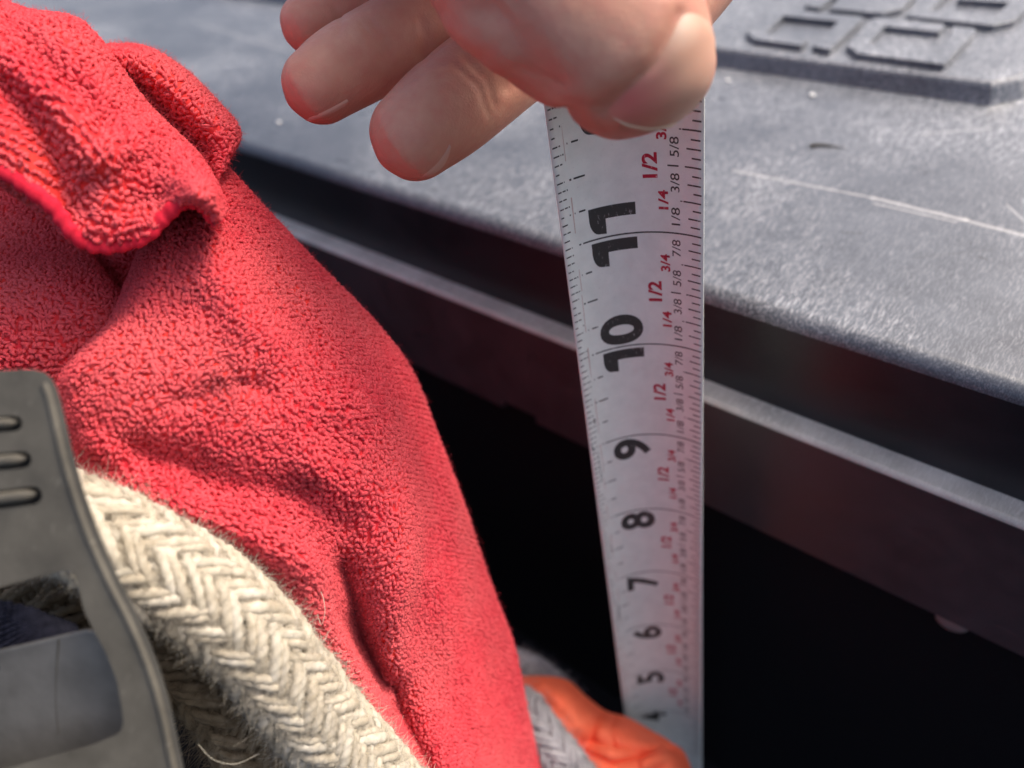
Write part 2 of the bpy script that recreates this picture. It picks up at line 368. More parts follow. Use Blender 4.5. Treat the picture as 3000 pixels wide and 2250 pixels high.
# ================================================================ the measuring tape
def tape_mat(name, col, rough, metal):
    m, nt, N, L, b = new_mat(name); v = objvec(N, L)
    n = tex_noise(N, L, 260, 5, 0.65, v); n2 = tex_noise(N, L, 3000, 2, 0.6, v)
    c = mixc(N, L, ramp(N, L, n, [(0.35, (0, 0, 0)), (0.8, (1, 1, 1))]), col, tuple(k*0.86 for k in col))
    c = mixc(N, L, ramp(N, L, n2, [(0.66, (0, 0, 0)), (0.76, (0.35, 0.35, 0.35))]), c, (0.45, 0.42, 0.40))
    L.new(c, b.inputs['Base Color']); b.inputs['Roughness'].default_value = rough; b.inputs['Metallic'].default_value = metal
    b.inputs['Specular IOR Level'].default_value = 0.5; bump(N, L, b, n2, 0.08, 0.00005); return m
M_tape = tape_mat('satin white tape coating', (0.82, 0.845, 0.79), 0.34, 0.0)
def ink_mat(name, col, wear=(0.50, 0.49, 0.48)):
    m, nt, N, L, b = new_mat(name); v = objvec(N, L, (1, 1, 0.35))
    n = tex_noise(N, L, 2600, 3, 0.6, v); n2 = tex_noise(N, L, 500, 3, 0.6, objvec(N, L))
    w = mathn(N, L, 'MULTIPLY', ramp(N, L, n, [(0.60, (0, 0, 0)), (0.68, (1, 1, 1))]), ramp(N, L, n2, [(0.42, (0, 0, 0)), (0.62, (1, 1, 1))]))
    L.new(mixc(N, L, w, col, wear), b.inputs['Base Color']); b.inputs['Roughness'].default_value = 0.42; return m
M_ink = ink_mat('worn black ink', (0.055, 0.053, 0.050)); M_red = ink_mat('worn red ink', (0.48, 0.015, 0.045), (0.75, 0.5, 0.5))
M_pink = ink_mat('pinkish worn line', (0.60, 0.44, 0.40), (0.78, 0.74, 0.72))
UPw = B3 @ TAPE_UP; P8w = B3 @ TAPE_P8+CAM; Cw = B3 @ TAPE_C; CHORD = np.linalg.norm(Cw); Cw = Cw/CHORD
Cw = nrm(Cw-UPw*np.dot(Cw, UPw)); NBk = np.cross(UPw, Cw)
if NBk[1] < 0: NBk = -NBk                                  # away from the camera
SAG = 4.2; R_T = (CHORD**2/4+SAG**2)/(2*SAG); HALF = math.asin(CHORD/2/R_T); ARCW = 2*HALF*R_T
def tp(u, s, off=0.0):
    """u 0..1 across the printed face (left to right), s inches up the blade, off mm proud towards the camera"""
    u = np.asarray(u, float); s = np.asarray(s, float); a = (u-0.5)*2*HALF
    bend = 1.2*np.sin((s-4)/9*math.pi)*(s > 4)*0.25
    rad = R_T-off
    side = rad*np.sin(a); back = rad*np.cos(a)-R_T*math.cos(HALF)
    return (P8w+np.multiply.outer((s-8)*25.4, UPw)+np.multiply.outer(side, Cw)+np.multiply.outer(back+bend, NBk))
S0, S1 = 0.0, 13.2
tape = thing('measuring_tape', tp(0.5, 0.0), 'silver white steel tape measure blade held upright, red and black inch print', 'tape measure')
ns, nu = 90, 21
ss, uu = np.meshgrid(np.linspace(S0, S1, ns), np.linspace(0, 1, nu), indexing='ij')
front = tp(uu.ravel(), ss.ravel()); back = tp(uu.ravel(), ss.ravel(), -0.16)
Fq = grid_faces(ns, nu); nn = ns*nu
rim_f = []
for i in range(ns-1):
    for j in (0, nu-1): rim_f.append((i*nu+j, (i+1)*nu+j, nn+(i+1)*nu+j, nn+i*nu+j))
for j in range(nu-1):
    for i in (0, ns-1): rim_f.append((i*nu+j, i*nu+j+1, nn+i*nu+j+1, nn+i*nu+j))
blade = put('blade', fix_normals(mesh_np('blade', np.concatenate([front, back]), np.concatenate([Fq, Fq[:, ::-1]+nn, np.array(rim_f)]))), M_tape, tape)
INK = 0.035
def ink_obj(name, polys, mat, parent=blade):
    """polys: list of (u,s) convex polygons already fine in u"""
    V, Fs = [], []
    for p in polys:
        b0 = len(V); V += [tp(a, c, INK) for a, c in p]; Fs.append(tuple(range(b0, b0+len(p))))
    return put(name, mesh_list(name, V, Fs), mat, parent, smooth=False)
def dash(u0, u1, s, w=0.011, tilt=0.0, n=None):
    n = n or max(1, int((u1-u0)/0.05)); out = []
    for k in range(n):
        a, b_ = u0+(u1-u0)*k/n, u0+(u1-u0)*(k+1)/n
        out.append([(a, s-w/2), (b_, s-w/2), (b_, s+w/2), (a, s+w/2)])
    return out
rt, lt, il = [], [], []
for k in range(int(3.0*16), int(13.1*16)):
    s = k/16; q = k % 16
    j = random.uniform(-.006, .006)
    if q == 0:
        put('inch_line', mesh_np('inch_line', np.array([tp(u, s+w_, INK) for w_ in (-0.006, 0.006) for u in np.linspace(0.155, 0.985, 25)]), grid_faces(2, 25)), M_ink, blade, smooth=False); lt += dash(0.125, 0.14, s, 0.012)
    elif q == 8: rt += dash(0.872+j, 0.982, s); rt += dash(0.755, 0.828, s)
    elif q % 4 == 0: rt += dash(0.858+j, 0.982, s); rt += dash(0.835, 0.85, s, 0.008)
    elif q % 2 == 0: rt += dash(0.884+j, 0.98, s)
    else: rt += dash(0.917+j*2, 0.98+j, s)
    # left edge scale, worn and broken
    e = 0.072 if random.random() < 0.75 else 0.058
    g = random.uniform(0.035, 0.06)
    lt += dash(0.014, g, s, 0.010, n=1)
    if random.random() < 0.75: lt += dash(min(g+0.008, e-0.004), e, s, 0.010, n=1)
    if random.random() < 0.3: lt += dash(e+0.008, e+0.016, s, 0.012, n=1)
    if q in (4, 12): lt += dash(0.150, 0.197, s, 0.013); lt += dash(0.118, 0.124, s, 0.012)
    if q == 8: lt += dash(0.138, 0.218, s, 0.013); lt += dash(0.108, 0.122, s, 0.014)
ink_obj('right_edge_scale', rt, M_ink); ink_obj('left_edge_scale', lt, M_ink)
pk = []
s = 5.0
while s < 12.6:
    e = s+random.uniform(0.1, 0.4); u0 = 0.098+0.006*math.sin(s*3)
    pk.append([(u0, s), (u0+0.005, s), (u0+0.005+random.uniform(-.003, .003), e), (u0+random.uniform(-.003, .003), e)]); s = e+random.uniform(0.02, 0.3)
ink_obj('worn_line', pk, M_pink)
sc_ = [[(0.075, 8.55), (0.080, 8.55), (0.074, 8.95), (0.070, 8.95)], [(0.072, 9.29), (0.082, 9.27), (0.083, 9.33), (0.073, 9.35)], [(0.02, 9.02), (0.045, 8.96), (0.045, 8.98), (0.02, 9.05)],
       [(0.09, 7.52), (0.1, 7.5), (0.1, 7.62), (0.09, 7.6)], [(0.075, 6.3), (0.085, 6.28), (0.1, 6.55), (0.09, 6.57)]]
for q in sc_: ink_obj('scuff_mark', [q], M_ink)
def text_polys(txt, bold):
    cu = bpy.data.curves.new('print', 'FONT'); cu.body = txt; cu.size = 1.0; cu.offset = bold; cu.resolution_u = 6
    ob = bpy.data.objects.new('print', cu); COL.objects.link(ob); dg = bpy.context.evaluated_depsgraph_get()
    me = bpy.data.meshes.new_from_object(ob.evaluated_get(dg)); bpy.data.objects.remove(ob); bpy.data.curves.remove(cu); return me
def print_text(name, txt, mat, u_base, u_top, s_mid, length, bold, me=None):
    me = me or text_polys(txt, bold)
    co = np.array([v.co[:2] for v in me.vertices]); lo, hi = co.min(0), co.max(0)
    bm = bmesh.new(); bm.from_mesh(me); bmesh.ops.dissolve_limit(bm, angle_limit=0.01, verts=bm.verts, edges=bm.edges) if False else None
    steps = max(2, int(abs(u_top-u_base)*ARCW/0.55))
    for k in range(1, steps):
        y = lo[1]+(hi[1]-lo[1])*k/steps
        bmesh.ops.bisect_plane(bm, geom=bm.verts[:]+bm.edges[:]+bm.faces[:], plane_co=(0, y, 0), plane_no=(0, 1, 0), dist=1e-6)
    for v in bm.verts:
        tx = (v.co.x-lo[0])/(hi[0]-lo[0]); ty = (v.co.y-lo[1])/(hi[1]-lo[1])
        p = tp(u_base+(u_top-u_base)*ty, s_mid+(tx-0.5)*length, INK)*MM; v.co = Vector(p.tolist())
    m2 = bpy.data.meshes.new(name); bm.to_mesh(m2); bm.free(); bpy.data.meshes.remove(me)
    return put(name, m2, mat, blade, smooth=False)
def digit_one():
    pts = [(0.39, 0), (0.62, 0), (0.62, 1.0), (0.43, 1.0)]+[(0.42-0.30*math.sin(a)*1.0+0.0, 0.80+0.20*math.cos(a)) for a in np.linspace(0.15, 1.45, 7)]+[(0.10, 0.64), (0.39, 0.64)]
    me = bpy.data.meshes.new('one'); me.from_pydata([(x, y, 0) for x, y in pts], [], [tuple(range(len(pts)))]); return me
UB, UT = 0.535, 0.215
print_text('numeral', '1', M_ink, UB, UT, 11.133, 0.215, 0, digit_one()); print_text('numeral', '1', M_ink, UB, UT, 10.862, 0.215, 0, digit_one())
print_text('numeral', '0', M_ink, UB+0.005, UT-0.005, 10.165, 0.285, 0.035); print_text('numeral', '1', M_ink, UB, UT, 9.862, 0.215, 0, digit_one())
print_text('numeral', '1', M_ink, UB, UT, 11.862, 0.215, 0, digit_one()); print_text('numeral', '2', M_ink, UB, UT, 12.165, 0.27, 0.035)
for d in (9, 8, 7, 6, 5, 4, 3):
    print_text('numeral', str(d), M_ink, UB+0.01, UT+0.005, d-0.155, 0.25, 0.032)
for i in range(4, 13):
    for fr, txt in ((0.5, '1/2'),):
        print_text('red_fraction', txt, M_red, 0.69, 0.592, i+fr, 0.18, 0.03)
    for fr, txt in ((0.25, '1/4'), (0.75, '3/4')):
        print_text('red_fraction', txt, M_red, 0.755, 0.688, i+fr, 0.145, 0.028)
    for fr, txt in ((0.125, '1/8'), (0.375, '3/8'), (0.625, '5/8'), (0.875, '7/8')):
        print_text('black_fraction', txt, M_ink, 0.832, 0.772, i+fr+0.005, 0.135, 0.004)
# hook at the foot of the blade
V, Fs = [], []
hk = [tp(u, 0.35, 0.25) for u in np.linspace(0.2, 0.8, 9)]+[tp(u, 0.0, 0.25) for u in np.linspace(0.2, 0.8, 9)]+[tp(u, 0.0, 2.2)-[0, 0, 0.0] for u in np.linspace(0.2, 0.8, 9)]
put('end_hook', mesh_np('end_hook', np.array(hk), grid_faces(3, 9)), M_strip, tape)

# ================================================================ the hand
def skin_mat():
    m, nt, N, L, b = new_mat('skin'); v = objvec(N, L)
    n1 = tex_noise(N, L, 90, 4, 0.6, v); n2 = tex_noise(N, L, 450, 4, 0.6, v)
    col = mixc(N, L, ramp(N, L, n1, [(0.3, (0, 0, 0)), (0.7, (1, 1, 1))]), (0.48, 0.215, 0.148), (0.59, 0.315, 0.222))
    col = mixc(N, L, ramp(N, L, n2, [(0.42, (0, 0, 0)), (0.72, (0.5, 0.5, 0.5))]), col, (0.52, 0.19, 0.145))
    for (c, r, amt, k) in SKIN_SPOTS:
        col = mixc(N, L, mathn(N, L, 'MULTIPLY', spot_mask(N, L, c, r, 0.2, 200), amt), col, k)
    L.new(col, b.inputs['Base Color'])
    b.inputs['Roughness'].default_value = 0.48; b.inputs['Specular IOR Level'].default_value = 0.38
    b.inputs['Subsurface Weight'].default_value = 0.15; b.inputs['Subsurface Radius'].default_value = (1.0, 0.4, 0.22); b.inputs['Subsurface Scale'].default_value = 0.0022
    vo = N.new('ShaderNodeTexVoronoi'); vo.inputs['Scale'].default_value = 1700; vo.feature = 'DISTANCE_TO_EDGE'
    ds = N.new('ShaderNodeVectorMath'); ds.operation = 'MULTIPLY_ADD'; nz = N.new('ShaderNodeTexNoise'); nz.inputs['Scale'].default_value = 700; L.new(v, nz.inputs['Vector'])
    L.new(nz.outputs['Color'], ds.inputs[0]); ds.inputs[1].default_value = (0.0012,)*3; L.new(v, ds.inputs[2]); L.new(ds.outputs[0], vo.inputs['Vector'])
    wv = N.new('ShaderNodeTexWave'); wv.inputs['Scale'].default_value = 330; wv.inputs['Distortion'].default_value = 5; wv.inputs['Detail'].default_value = 1; wv.inputs['Detail Scale'].default_value = 0.6; L.new(objvec(N, L, (1, 1, 1), (0.5, 0.3, 0.9)), wv.inputs['Vector'])
    h = mathn(N, L, 'MULTIPLY_ADD', wv.outputs['Fac'], 0.25, mathn(N, L, 'MULTIPLY', vo.outputs['Distance'], 0.8))
    h = mathn(N, L, 'ADD', h, mathn(N, L, 'MULTIPLY', n2, 0.8))
    bump(N, L, b, h, 0.35, 0.0002); return m
VIEW = B3[:, 2]
def limb(stations, ns=40, sides=28, cap0=True):
    """stations: (px, py, depth, left halfwidth px, right halfwidth px, thickness mm towards / away) -> closed loft, last station is the tip"""
    S = np.array(stations, float); q = crom(S, ns)
    C = np.array([at(*p[:3]) for p in q]); T = np.gradient(C, axis=0); T /= np.linalg.norm(T, axis=1)[:, None]
    V = []
    for i in range(ns):
        side = nrm(np.cross(T[i], VIEW)); fr = nrm(np.cross(side, T[i]))       # fr points towards the camera or away
        if np.dot(fr, VIEW) > 0: fr = -fr
        k = q[i, 2]/F_PX
        for a in np.linspace(0, 2*math.pi, sides, endpoint=False):
            ca, sa = math.cos(a), math.sin(a)
            w = q[i, 4]*k if ca > 0 else q[i, 3]*k
            t = q[i, 5] if sa > 0 else q[i, 6]
            V.append(C[i]+side*w*ca*SIDE+fr*t*sa)
    Fs = [tuple(f) for f in grid_faces(ns, sides, True)]
    Fs.append(tuple(range(sides))[::-1]); Fs.append(tuple((ns-1)*sides+i for i in range(sides)))
    return V, Fs
SIDE = 1.0
def tipped(pts, lastw, n=5, pw=2.0):
    """adds a rounded end: pts stations, then the end cap over the last radius"""
    S = [list(p) for p in pts]; a, b_ = np.array(S[-2], float), np.array(S[-1], float)
    d = b_[:2]-a[:2]; d /= np.linalg.norm(d); r = (b_[3]+b_[4])/2*lastw; out = S
    for k in range(1, n+1):
        t = k/n; c = max(0.0, 1-t**pw)**(1/pw) if k < n else 0.12
        p = b_.copy(); p[:2] += d*r*t; p[3:] *= c; out.append(list(p))
    return out
# thumb: comes in from the top, its tip pressing on the blade; nail side to the right
thumb = tipped([(1330, -520, 112, 330, 330, 13, 13), (1470, -300, 107, 345, 330, 13, 12), (1620, -90, 102, 340, 320, 12.5, 11), (1705, 10, 100, 312, 318, 11.5, 10.5),
                (1800, 100, 99, 284, 305, 10.8, 10.2), (1850, 162, 99.5, 250, 250, 9.8, 9.6), (1868, 208, 100.5, 222, 228, 8.9, 8.9)], 0.80, 6, 2.3)
middle = tipped([(2000, -180, 140, 150, 150, 9, 9), (1720, 0, 137, 150, 150, 8.5, 8.5), (1500, 165, 133, 146, 146, 8, 8), (1315, 315, 129, 150, 146, 7.9, 7.9), (1215, 398, 127, 136, 130, 7.4, 7.4)], 0.98)
ring = tipped([(1750, -260, 146, 140, 140, 8.5, 8.5), (1420, -10, 141, 136, 136, 8, 8), (1180, 110, 137, 128, 128, 7.6, 7.6), (1010, 200, 133, 122, 122, 7.2, 7.2), (935, 250, 131, 108, 112, 6.8, 6.8)], 0.98)
little = tipped([(1600, -330, 150, 120, 120, 7.5, 7.5), (1250, -90, 147, 118, 118, 7, 7), (1050, 0, 143, 108, 108, 6.6, 6.6), (950, 50, 141, 96, 96, 6.2, 6.2), (905, 75, 140, 86, 86, 5.8, 5.8)], 0.95)
index = tipped([(2180, -420, 138, 165, 165, 9, 9), (2085, -170, 137, 150, 150, 8.5, 8.5), (1965, 30, 134, 122, 122, 7.5, 7.5), (1900, 120, 132, 110, 110, 7, 7)], 0.9)
palm = [(1250, -1150, 150, 700, 650, 17, 17), (1500, -800, 148, 760, 700, 19, 16), (1700, -450, 142, 560, 560, 17, 12), (1800, -220, 138, 330, 430, 10, 9), (1830, -120, 138, 180, 250, 5, 5)]
arm = [(900, -2600, 190, 620, 620, 27, 27), (1000, -2000, 175, 560, 560, 23, 23), (1150, -1500, 160, 560, 540, 18, 18), (1350, -1000, 150, 620, 600, 17, 16)]
web = [(1250, -900, 128, 420, 420, 16, 14), (1330, -620, 116, 400, 380, 15, 14), (1420, -380, 110, 350, 340, 13, 12)]
allV, allF = [], []
for st, ns_ in ((thumb, 60), (middle, 60), (ring, 60), (little, 60), (index, 50), (palm, 30), (arm, 30), (web, 20)):
    V, Fs = limb(st, ns_); b0 = len(allV); allV += V; allF += [tuple(i+b0 for i in f) for f in Fs]
raw = bpy.data.objects.new('raw_hand', fix_normals(mesh_list('raw_hand', allV, allF))); COL.objects.link(raw)
md = raw.modifiers.new('r', 'REMESH'); md.mode = 'VOXEL'; md.voxel_size = 0.0006
md = raw.modifiers.new('s', 'SMOOTH'); md.factor = 0.5; md.iterations = 14
dg = bpy.context.evaluated_depsgraph_get(); hand_me = bpy.data.meshes.new_from_object(raw.evaluated_get(dg)); bpy.data.objects.remove(raw)
# soft sculpting: flesh bulge beside the nail, crease at the thumb joint, nail folds
co = np.empty(len(hand_me.vertices)*3, np.float32); hand_me.vertices.foreach_get('co', co); co = co.reshape(-1, 3).astype(float)/MM
nr = np.empty(len(hand_me.vertices)*3, np.float32); hand_me.vertices.foreach_get('normal', nr); nr = nr.reshape(-1, 3).astype(float)
camv = (co-CAM) @ B3; pix = np.stack([camv[:, 0]/camv[:, 2]*F_PX+CX, camv[:, 1]/camv[:, 2]*F_PX+CY], 1); facing = (nr @ VIEW) < 0.25
def groove(poly, amp, sig, dmin, dmax):
    d, _ = seg_dist(pix, poly); w = np.exp(-(d/sig)**2)*facing*(camv[:, 2] > dmin)*(camv[:, 2] < dmax); return (nr.T*w*amp).T
FOLD = [(1990, 40), (1962, 105), (1915, 186), (1862, 236), (1800, 292), (1778, 318)]
co += groove(FOLD, -0.4, 18, 80, 112)
co += groove([(x-55, y-30) for x, y in FOLD], 0.5, 45, 80, 112)
co += groove([(1420, 40), (1500, 130), (1560, 210), (1600, 262)], -1.1, 70, 80, 118)
co += groove([(1560, 330), (1650, 318), (1720, 330)], 0.5, 50, 80, 118)
co += groove([(1330, 90), (1440, 128), (1470, 170)], 0.9, 60, 80, 125)
for a in (((1360, -60), (1420, -10), (1480, 60)), ((1410, -70), (1480, -20), (1540, 45)), ((1300, 30), (1400, 105)), ((1640, 300), (1700, 290), (1750, 300)), ((1500, 200), (1580, 240), (1640, 262))):
    co += groove(a, -0.16, 11, 80, 125)
for a in (((1180, 250), (1250, 200), (1300, 190)), ((1330, 190), (1400, 250), (1430, 330)), ((1360, 170), (1425, 235), (1450, 310)), ((1060, 70), (1110, 130), (1120, 190)), ((1085, 60), (1130, 115), (1140, 170)), ((980, 20), (1000, 60), (990, 100))):
    co += groove(a, -0.22, 9, 112, 150)
co += groove([(1560, 150), (1530, 215), (1490, 260)], -0.35, 18, 118, 150)
co += groove([(1235, 60), (1250, 110), (1235, 160)], -0.3, 16, 118, 150)
hand_me.vertices.foreach_set('co', (co*MM).astype(np.float32).ravel()); hand_me.update()
SKIN_SPOTS = [(at(1540, 215, 92), 8, 0.4, (0.46, 0.15, 0.115)), (at(1250, 20, 98), 9, 0.2, (0.60, 0.24, 0.18))]  # the dark red one paints the crease shadow of the thumb
M_skin = skin_mat()
hand = thing('person', at(1500, -900, 148), 'bare hand pinching the tape blade between thumb and fingers at the top', 'person')
hobj = put('hand', hand_me, M_skin, hand)
# nails: real plates laid on the flesh
bm = bmesh.new(); bm.from_mesh(hand_me); bvh = BVHTree.FromBMesh(bm); bm.free()
def hit(px, py):
    r = ray(px, py); loc, nn_, i, d = bvh.ray_cast(Vector((CAM*MM).tolist()), Vector(nrm(r).tolist()))
    return (np.array(loc)/MM, np.array(nn_)) if loc is not None else None
def nail_mat():
    m, nt, N, L, b = new_mat('finger nail'); v = objvec(N, L)
    n = tex_noise(N, L, 200, 3, 0.5, v)
    col = mixc(N, L, n, (0.50, 0.27, 0.19), (0.56, 0.33, 0.24))
    col = mixc(N, L, mathn(N, L, 'MULTIPLY', spot_mask(N, L, NAIL_C[0], 6.5, 0.15, 200), 0.95), col, (0.60, 0.17, 0.15))
    col = mixc(N, L, mathn(N, L, 'MULTIPLY', spot_mask(N, L, NAIL_C[1], 3.2, 0.25, 300), 0.7), col, (0.72, 0.56, 0.44))
    L.new(col, b.inputs['Base Color']); b.inputs['Roughness'].default_value = 0.42; b.inputs['Specular IOR Level'].default_value = 0.3
    b.inputs['Subsurface Weight'].default_value = 0.25; b.inputs['Subsurface Radius'].default_value = (1.0, 0.35, 0.2); b.inputs['Subsurface Scale'].default_value = 0.0012
    bump(N, L, b, tex_noise(N, L, 900, 2, 0.5, objvec(N, L, (1, 0.1, 1), (0, 0.4, 0.6))), 0.12, 0.0001); return m
NAIL_C = [hit(1850, 290)[0], hit(1995, 75)[0]]
M_nail = nail_mat()
m_, _, N_, L_, M_b = new_mat('skin toned finger nail'); M_b.inputs['Base Color'].default_value = (0.55, 0.32, 0.24, 1); M_b.inputs['Roughness'].default_value = 0.4; M_fnail = m_  # nail tone kept close to the skin
def nail_patch(name, rows, lift, nr_=22, nc=14):
    """rows of (px,py) control points -> plate riding on the flesh, edges sunk into the folds"""
    G = crom(np.transpose(crom(np.array(rows, float), nr_), (1, 0, 2)), nc); V = []
    for j in range(nc):
        for i in range(nr_):
            h_ = hit(*G[j, i])
            if h_ is None:                       # past the outline: stay at the nearest flesh
                for tt in np.linspace(0.05, 1, 20):
                    h_ = hit(*(G[j, i]*(1-tt)+G[nc//2, nr_//2]*tt))
                    if h_ is not None: break
            e = min(j/(nc-1), 1.0)*1.0; edge = math.sin(math.pi*min(1, (j+0.6)/5.0)/2)
            end = math.sin(math.pi*min(1, (i+0.5)/4.0)/2)
            V.append(h_[0]+h_[1]*(lift*edge*end-0.12*(1-edge*end)))
    me = mesh_np(name, np.array(V), grid_faces(nc, nr_)); fix_normals(me); return me
rows = [[(1992, 42), (2020, 34), (2050, 40), (2074, 58)], [(1966, 104), (2010, 100), (2055, 105), (2088, 118)], [(1918, 186), (1980, 180), (2045, 182), (2086, 190)],
        [(1864, 238), (1940, 240), (2020, 245), (2066, 250)], [(1802, 294), (1890, 305), (1980, 312), (2040, 304)], [(1780, 322), (1850, 348), (1930, 358), (2004, 340)], [(1788, 344), (1850, 366), (1915, 374), (1980, 360)]]
tn = put('thumb_nail', nail_patch('thumb_nail', rows, 0.32), M_nail, hobj)
m_, _, N_, L_, b_ = new_mat('pale nail edge'); b_.inputs['Base Color'].default_value = (0.66, 0.50, 0.36, 1); b_.inputs['Roughness'].default_value = 0.4
put('nail_free_edge', nail_patch('nail_free_edge', [[(1786, 334), (1850, 354), (1920, 362), (1994, 344)], [(1790, 342), (1850, 361), (1916, 369), (1988, 353)], [(1798, 348), (1852, 367), (1912, 375), (1978, 361)]], 0.42, 6, 20), m_, hobj)
rows = [[(1222, 524), (1224, 526), (1226, 528)], [(1254, 500), (1259, 505), (1264, 510)], [(1282, 474), (1288, 481), (1294, 488)], [(1304, 444), (1308, 450), (1312, 456)], [(1316, 422), (1318, 425), (1320, 428)]]
put('finger_nail', nail_patch('finger_nail', rows, 0.22, 14, 7), M_fnail, hobj)
rows = [[(866, 356), (868, 358), (870, 360)], [(909, 342), (912, 346), (915, 350)], [(955, 322), (959, 327), (964, 332)], [(995, 301), (999, 306), (1004, 312)], [(1016, 290), (1018, 293), (1020, 296)]]
put('finger_nail', nail_patch('finger_nail', rows, 0.22, 14, 7), M_fnail, hobj)

# ================================================================ the red towel
RED_D, RED_L = (0.46, 0.014, 0.032), (0.62, 0.028, 0.045)
GRIME = (0.10, 0.03, 0.035)
stains_and_shade = [(at(860, 1445, 112), 4.5, 0.6, GRIME), (at(910, 1440, 114), 3.0, 0.6, GRIME), (at(1015, 1780, 132), 5.0, 0.4, GRIME), (at(255, 1192, 111), 1.6, 0.9, (0.06, 0.04, 0.05)), (at(640, 1130, 110), 4.0, 0.45, GRIME),
          (at(600, 1330, 109), 6.0, 0.25, GRIME), (at(110, 400, 114), 9.0, 0.4, (0.30, 0.01, 0.03)), (at(400, 880, 122), 3.0, 0.5, (0.2, 0.02, 0.04)), (at(60, 590, 112), 5.0, 0.45, (0.35, 0.08, 0.05))]  # deep red in the roll's furrow is shade put into the colour
M_towel = fibre_mat('red microfibre', RED_D, RED_L, 260, 0.6, 0.0, stains_and_shade, ntint=(0.72, 0.045, 0.035))
M_loops = fibre_mat('red terry loops', (0.78, 0.068, 0.094), (0.90, 0.130, 0.155), 500, 1.0, 0.30, stains_and_shade, ntint=(0.82, 0.14, 0.155), spec=0.03)
M_hem = fibre_mat('red hem', (0.50, 0.010, 0.030), (0.64, 0.022, 0.046), 900, 0.4)
towel = thing('towel', at(700, 1500, 150), 'crumpled bright red terry towel heaped beside the buckle and rope', 'towel')

def towel_patch(name, ctrl, nu, nv, ridges=(), wrinkle=0.0, loops=True, spacing=0.80, skip_edge=0.0, hair=1.5, hang=0):
    """ctrl rows x cols of (px,py,depth); ridges: (polyline px, mm towards camera, sigma px, kind)"""
    G = np.array(ctrl, float); G = crom(G, nu); G = np.transpose(crom(np.transpose(G, (1, 0, 2)), nv), (1, 0, 2))
    flat = G.reshape(-1, 3)
    for poly, amp, sig, kind in ridges:
        d, s = seg_dist(flat[:, :2], poly)
        if kind == 'ridge': flat[:, 2] -= amp*np.exp(-(d/sig)**2)
        else: flat[:, 2] += amp*np.where(s*kind > 0, (1-np.exp(-(d/sig)**2))*np.exp(-(d/(sig*5))**2), 0)
    W = np.array([at(*p) for p in flat])
    if wrinkle:
        for i in range(len(W)):
            p = Vector(W[i]*0.045); q = Vector(W[i]*0.13)
            W[i] += -VIEW*(wrinkle*noise.noise(p)+wrinkle*0.35*noise.noise(q))
    W = W.reshape(nu, nv, 3)
    if hang:                                               # the far side falls away into the gap
        R_ = W[:, -1]; ex = [R_+np.array([-2.0*k, -5.0*k, -13.0*k])+np.array([0, 0, 0]) for k in range(1, hang+1)]
        W = np.concatenate([W]+[e[:, None] for e in ex], axis=1); nv = W.shape[1]
    me = mesh_np(name, W.reshape(-1, 3), grid_faces(nu, nv))
    o = put(name, me, M_towel, towel)
    md = o.modifiers.new('thick', 'SOLIDIFY'); md.thickness = 0.0003; md.offset = 0
    if loops: terry(o, W, spacing, hair)
    return W, o
def sample(W, a, b_):
    """bilinear position and normal at grid coordinates"""
    nu, nv = W.shape[:2]; a = np.clip(a, 0, nu-1.001); b_ = np.clip(b_, 0, nv-1.001); i = a.astype(int); j = b_.astype(int); f = (a-i)[:, None]; g = (b_-j)[:, None]
    p00, p10, p01, p11 = W[i, j], W[i+1, j], W[i, j+1], W[i+1, j+1]
    P = p00*(1-f)*(1-g)+p10*f*(1-g)+p01*(1-f)*g+p11*f*g
    du = (p10-p00)*(1-g)+(p11-p01)*g; dv = (p01-p00)*(1-f)+(p11-p10)*f
    n = np.cross(du, dv); n /= np.maximum(np.linalg.norm(n, axis=1)[:, None], 1e-9)
    flip = np.einsum('ij,ij->i', n, P-CAM) > 0
    return P, n, du/np.maximum(np.linalg.norm(du, axis=1)[:, None], 1e-9), dv/np.maximum(np.linalg.norm(dv, axis=1)[:, None], 1e-9)
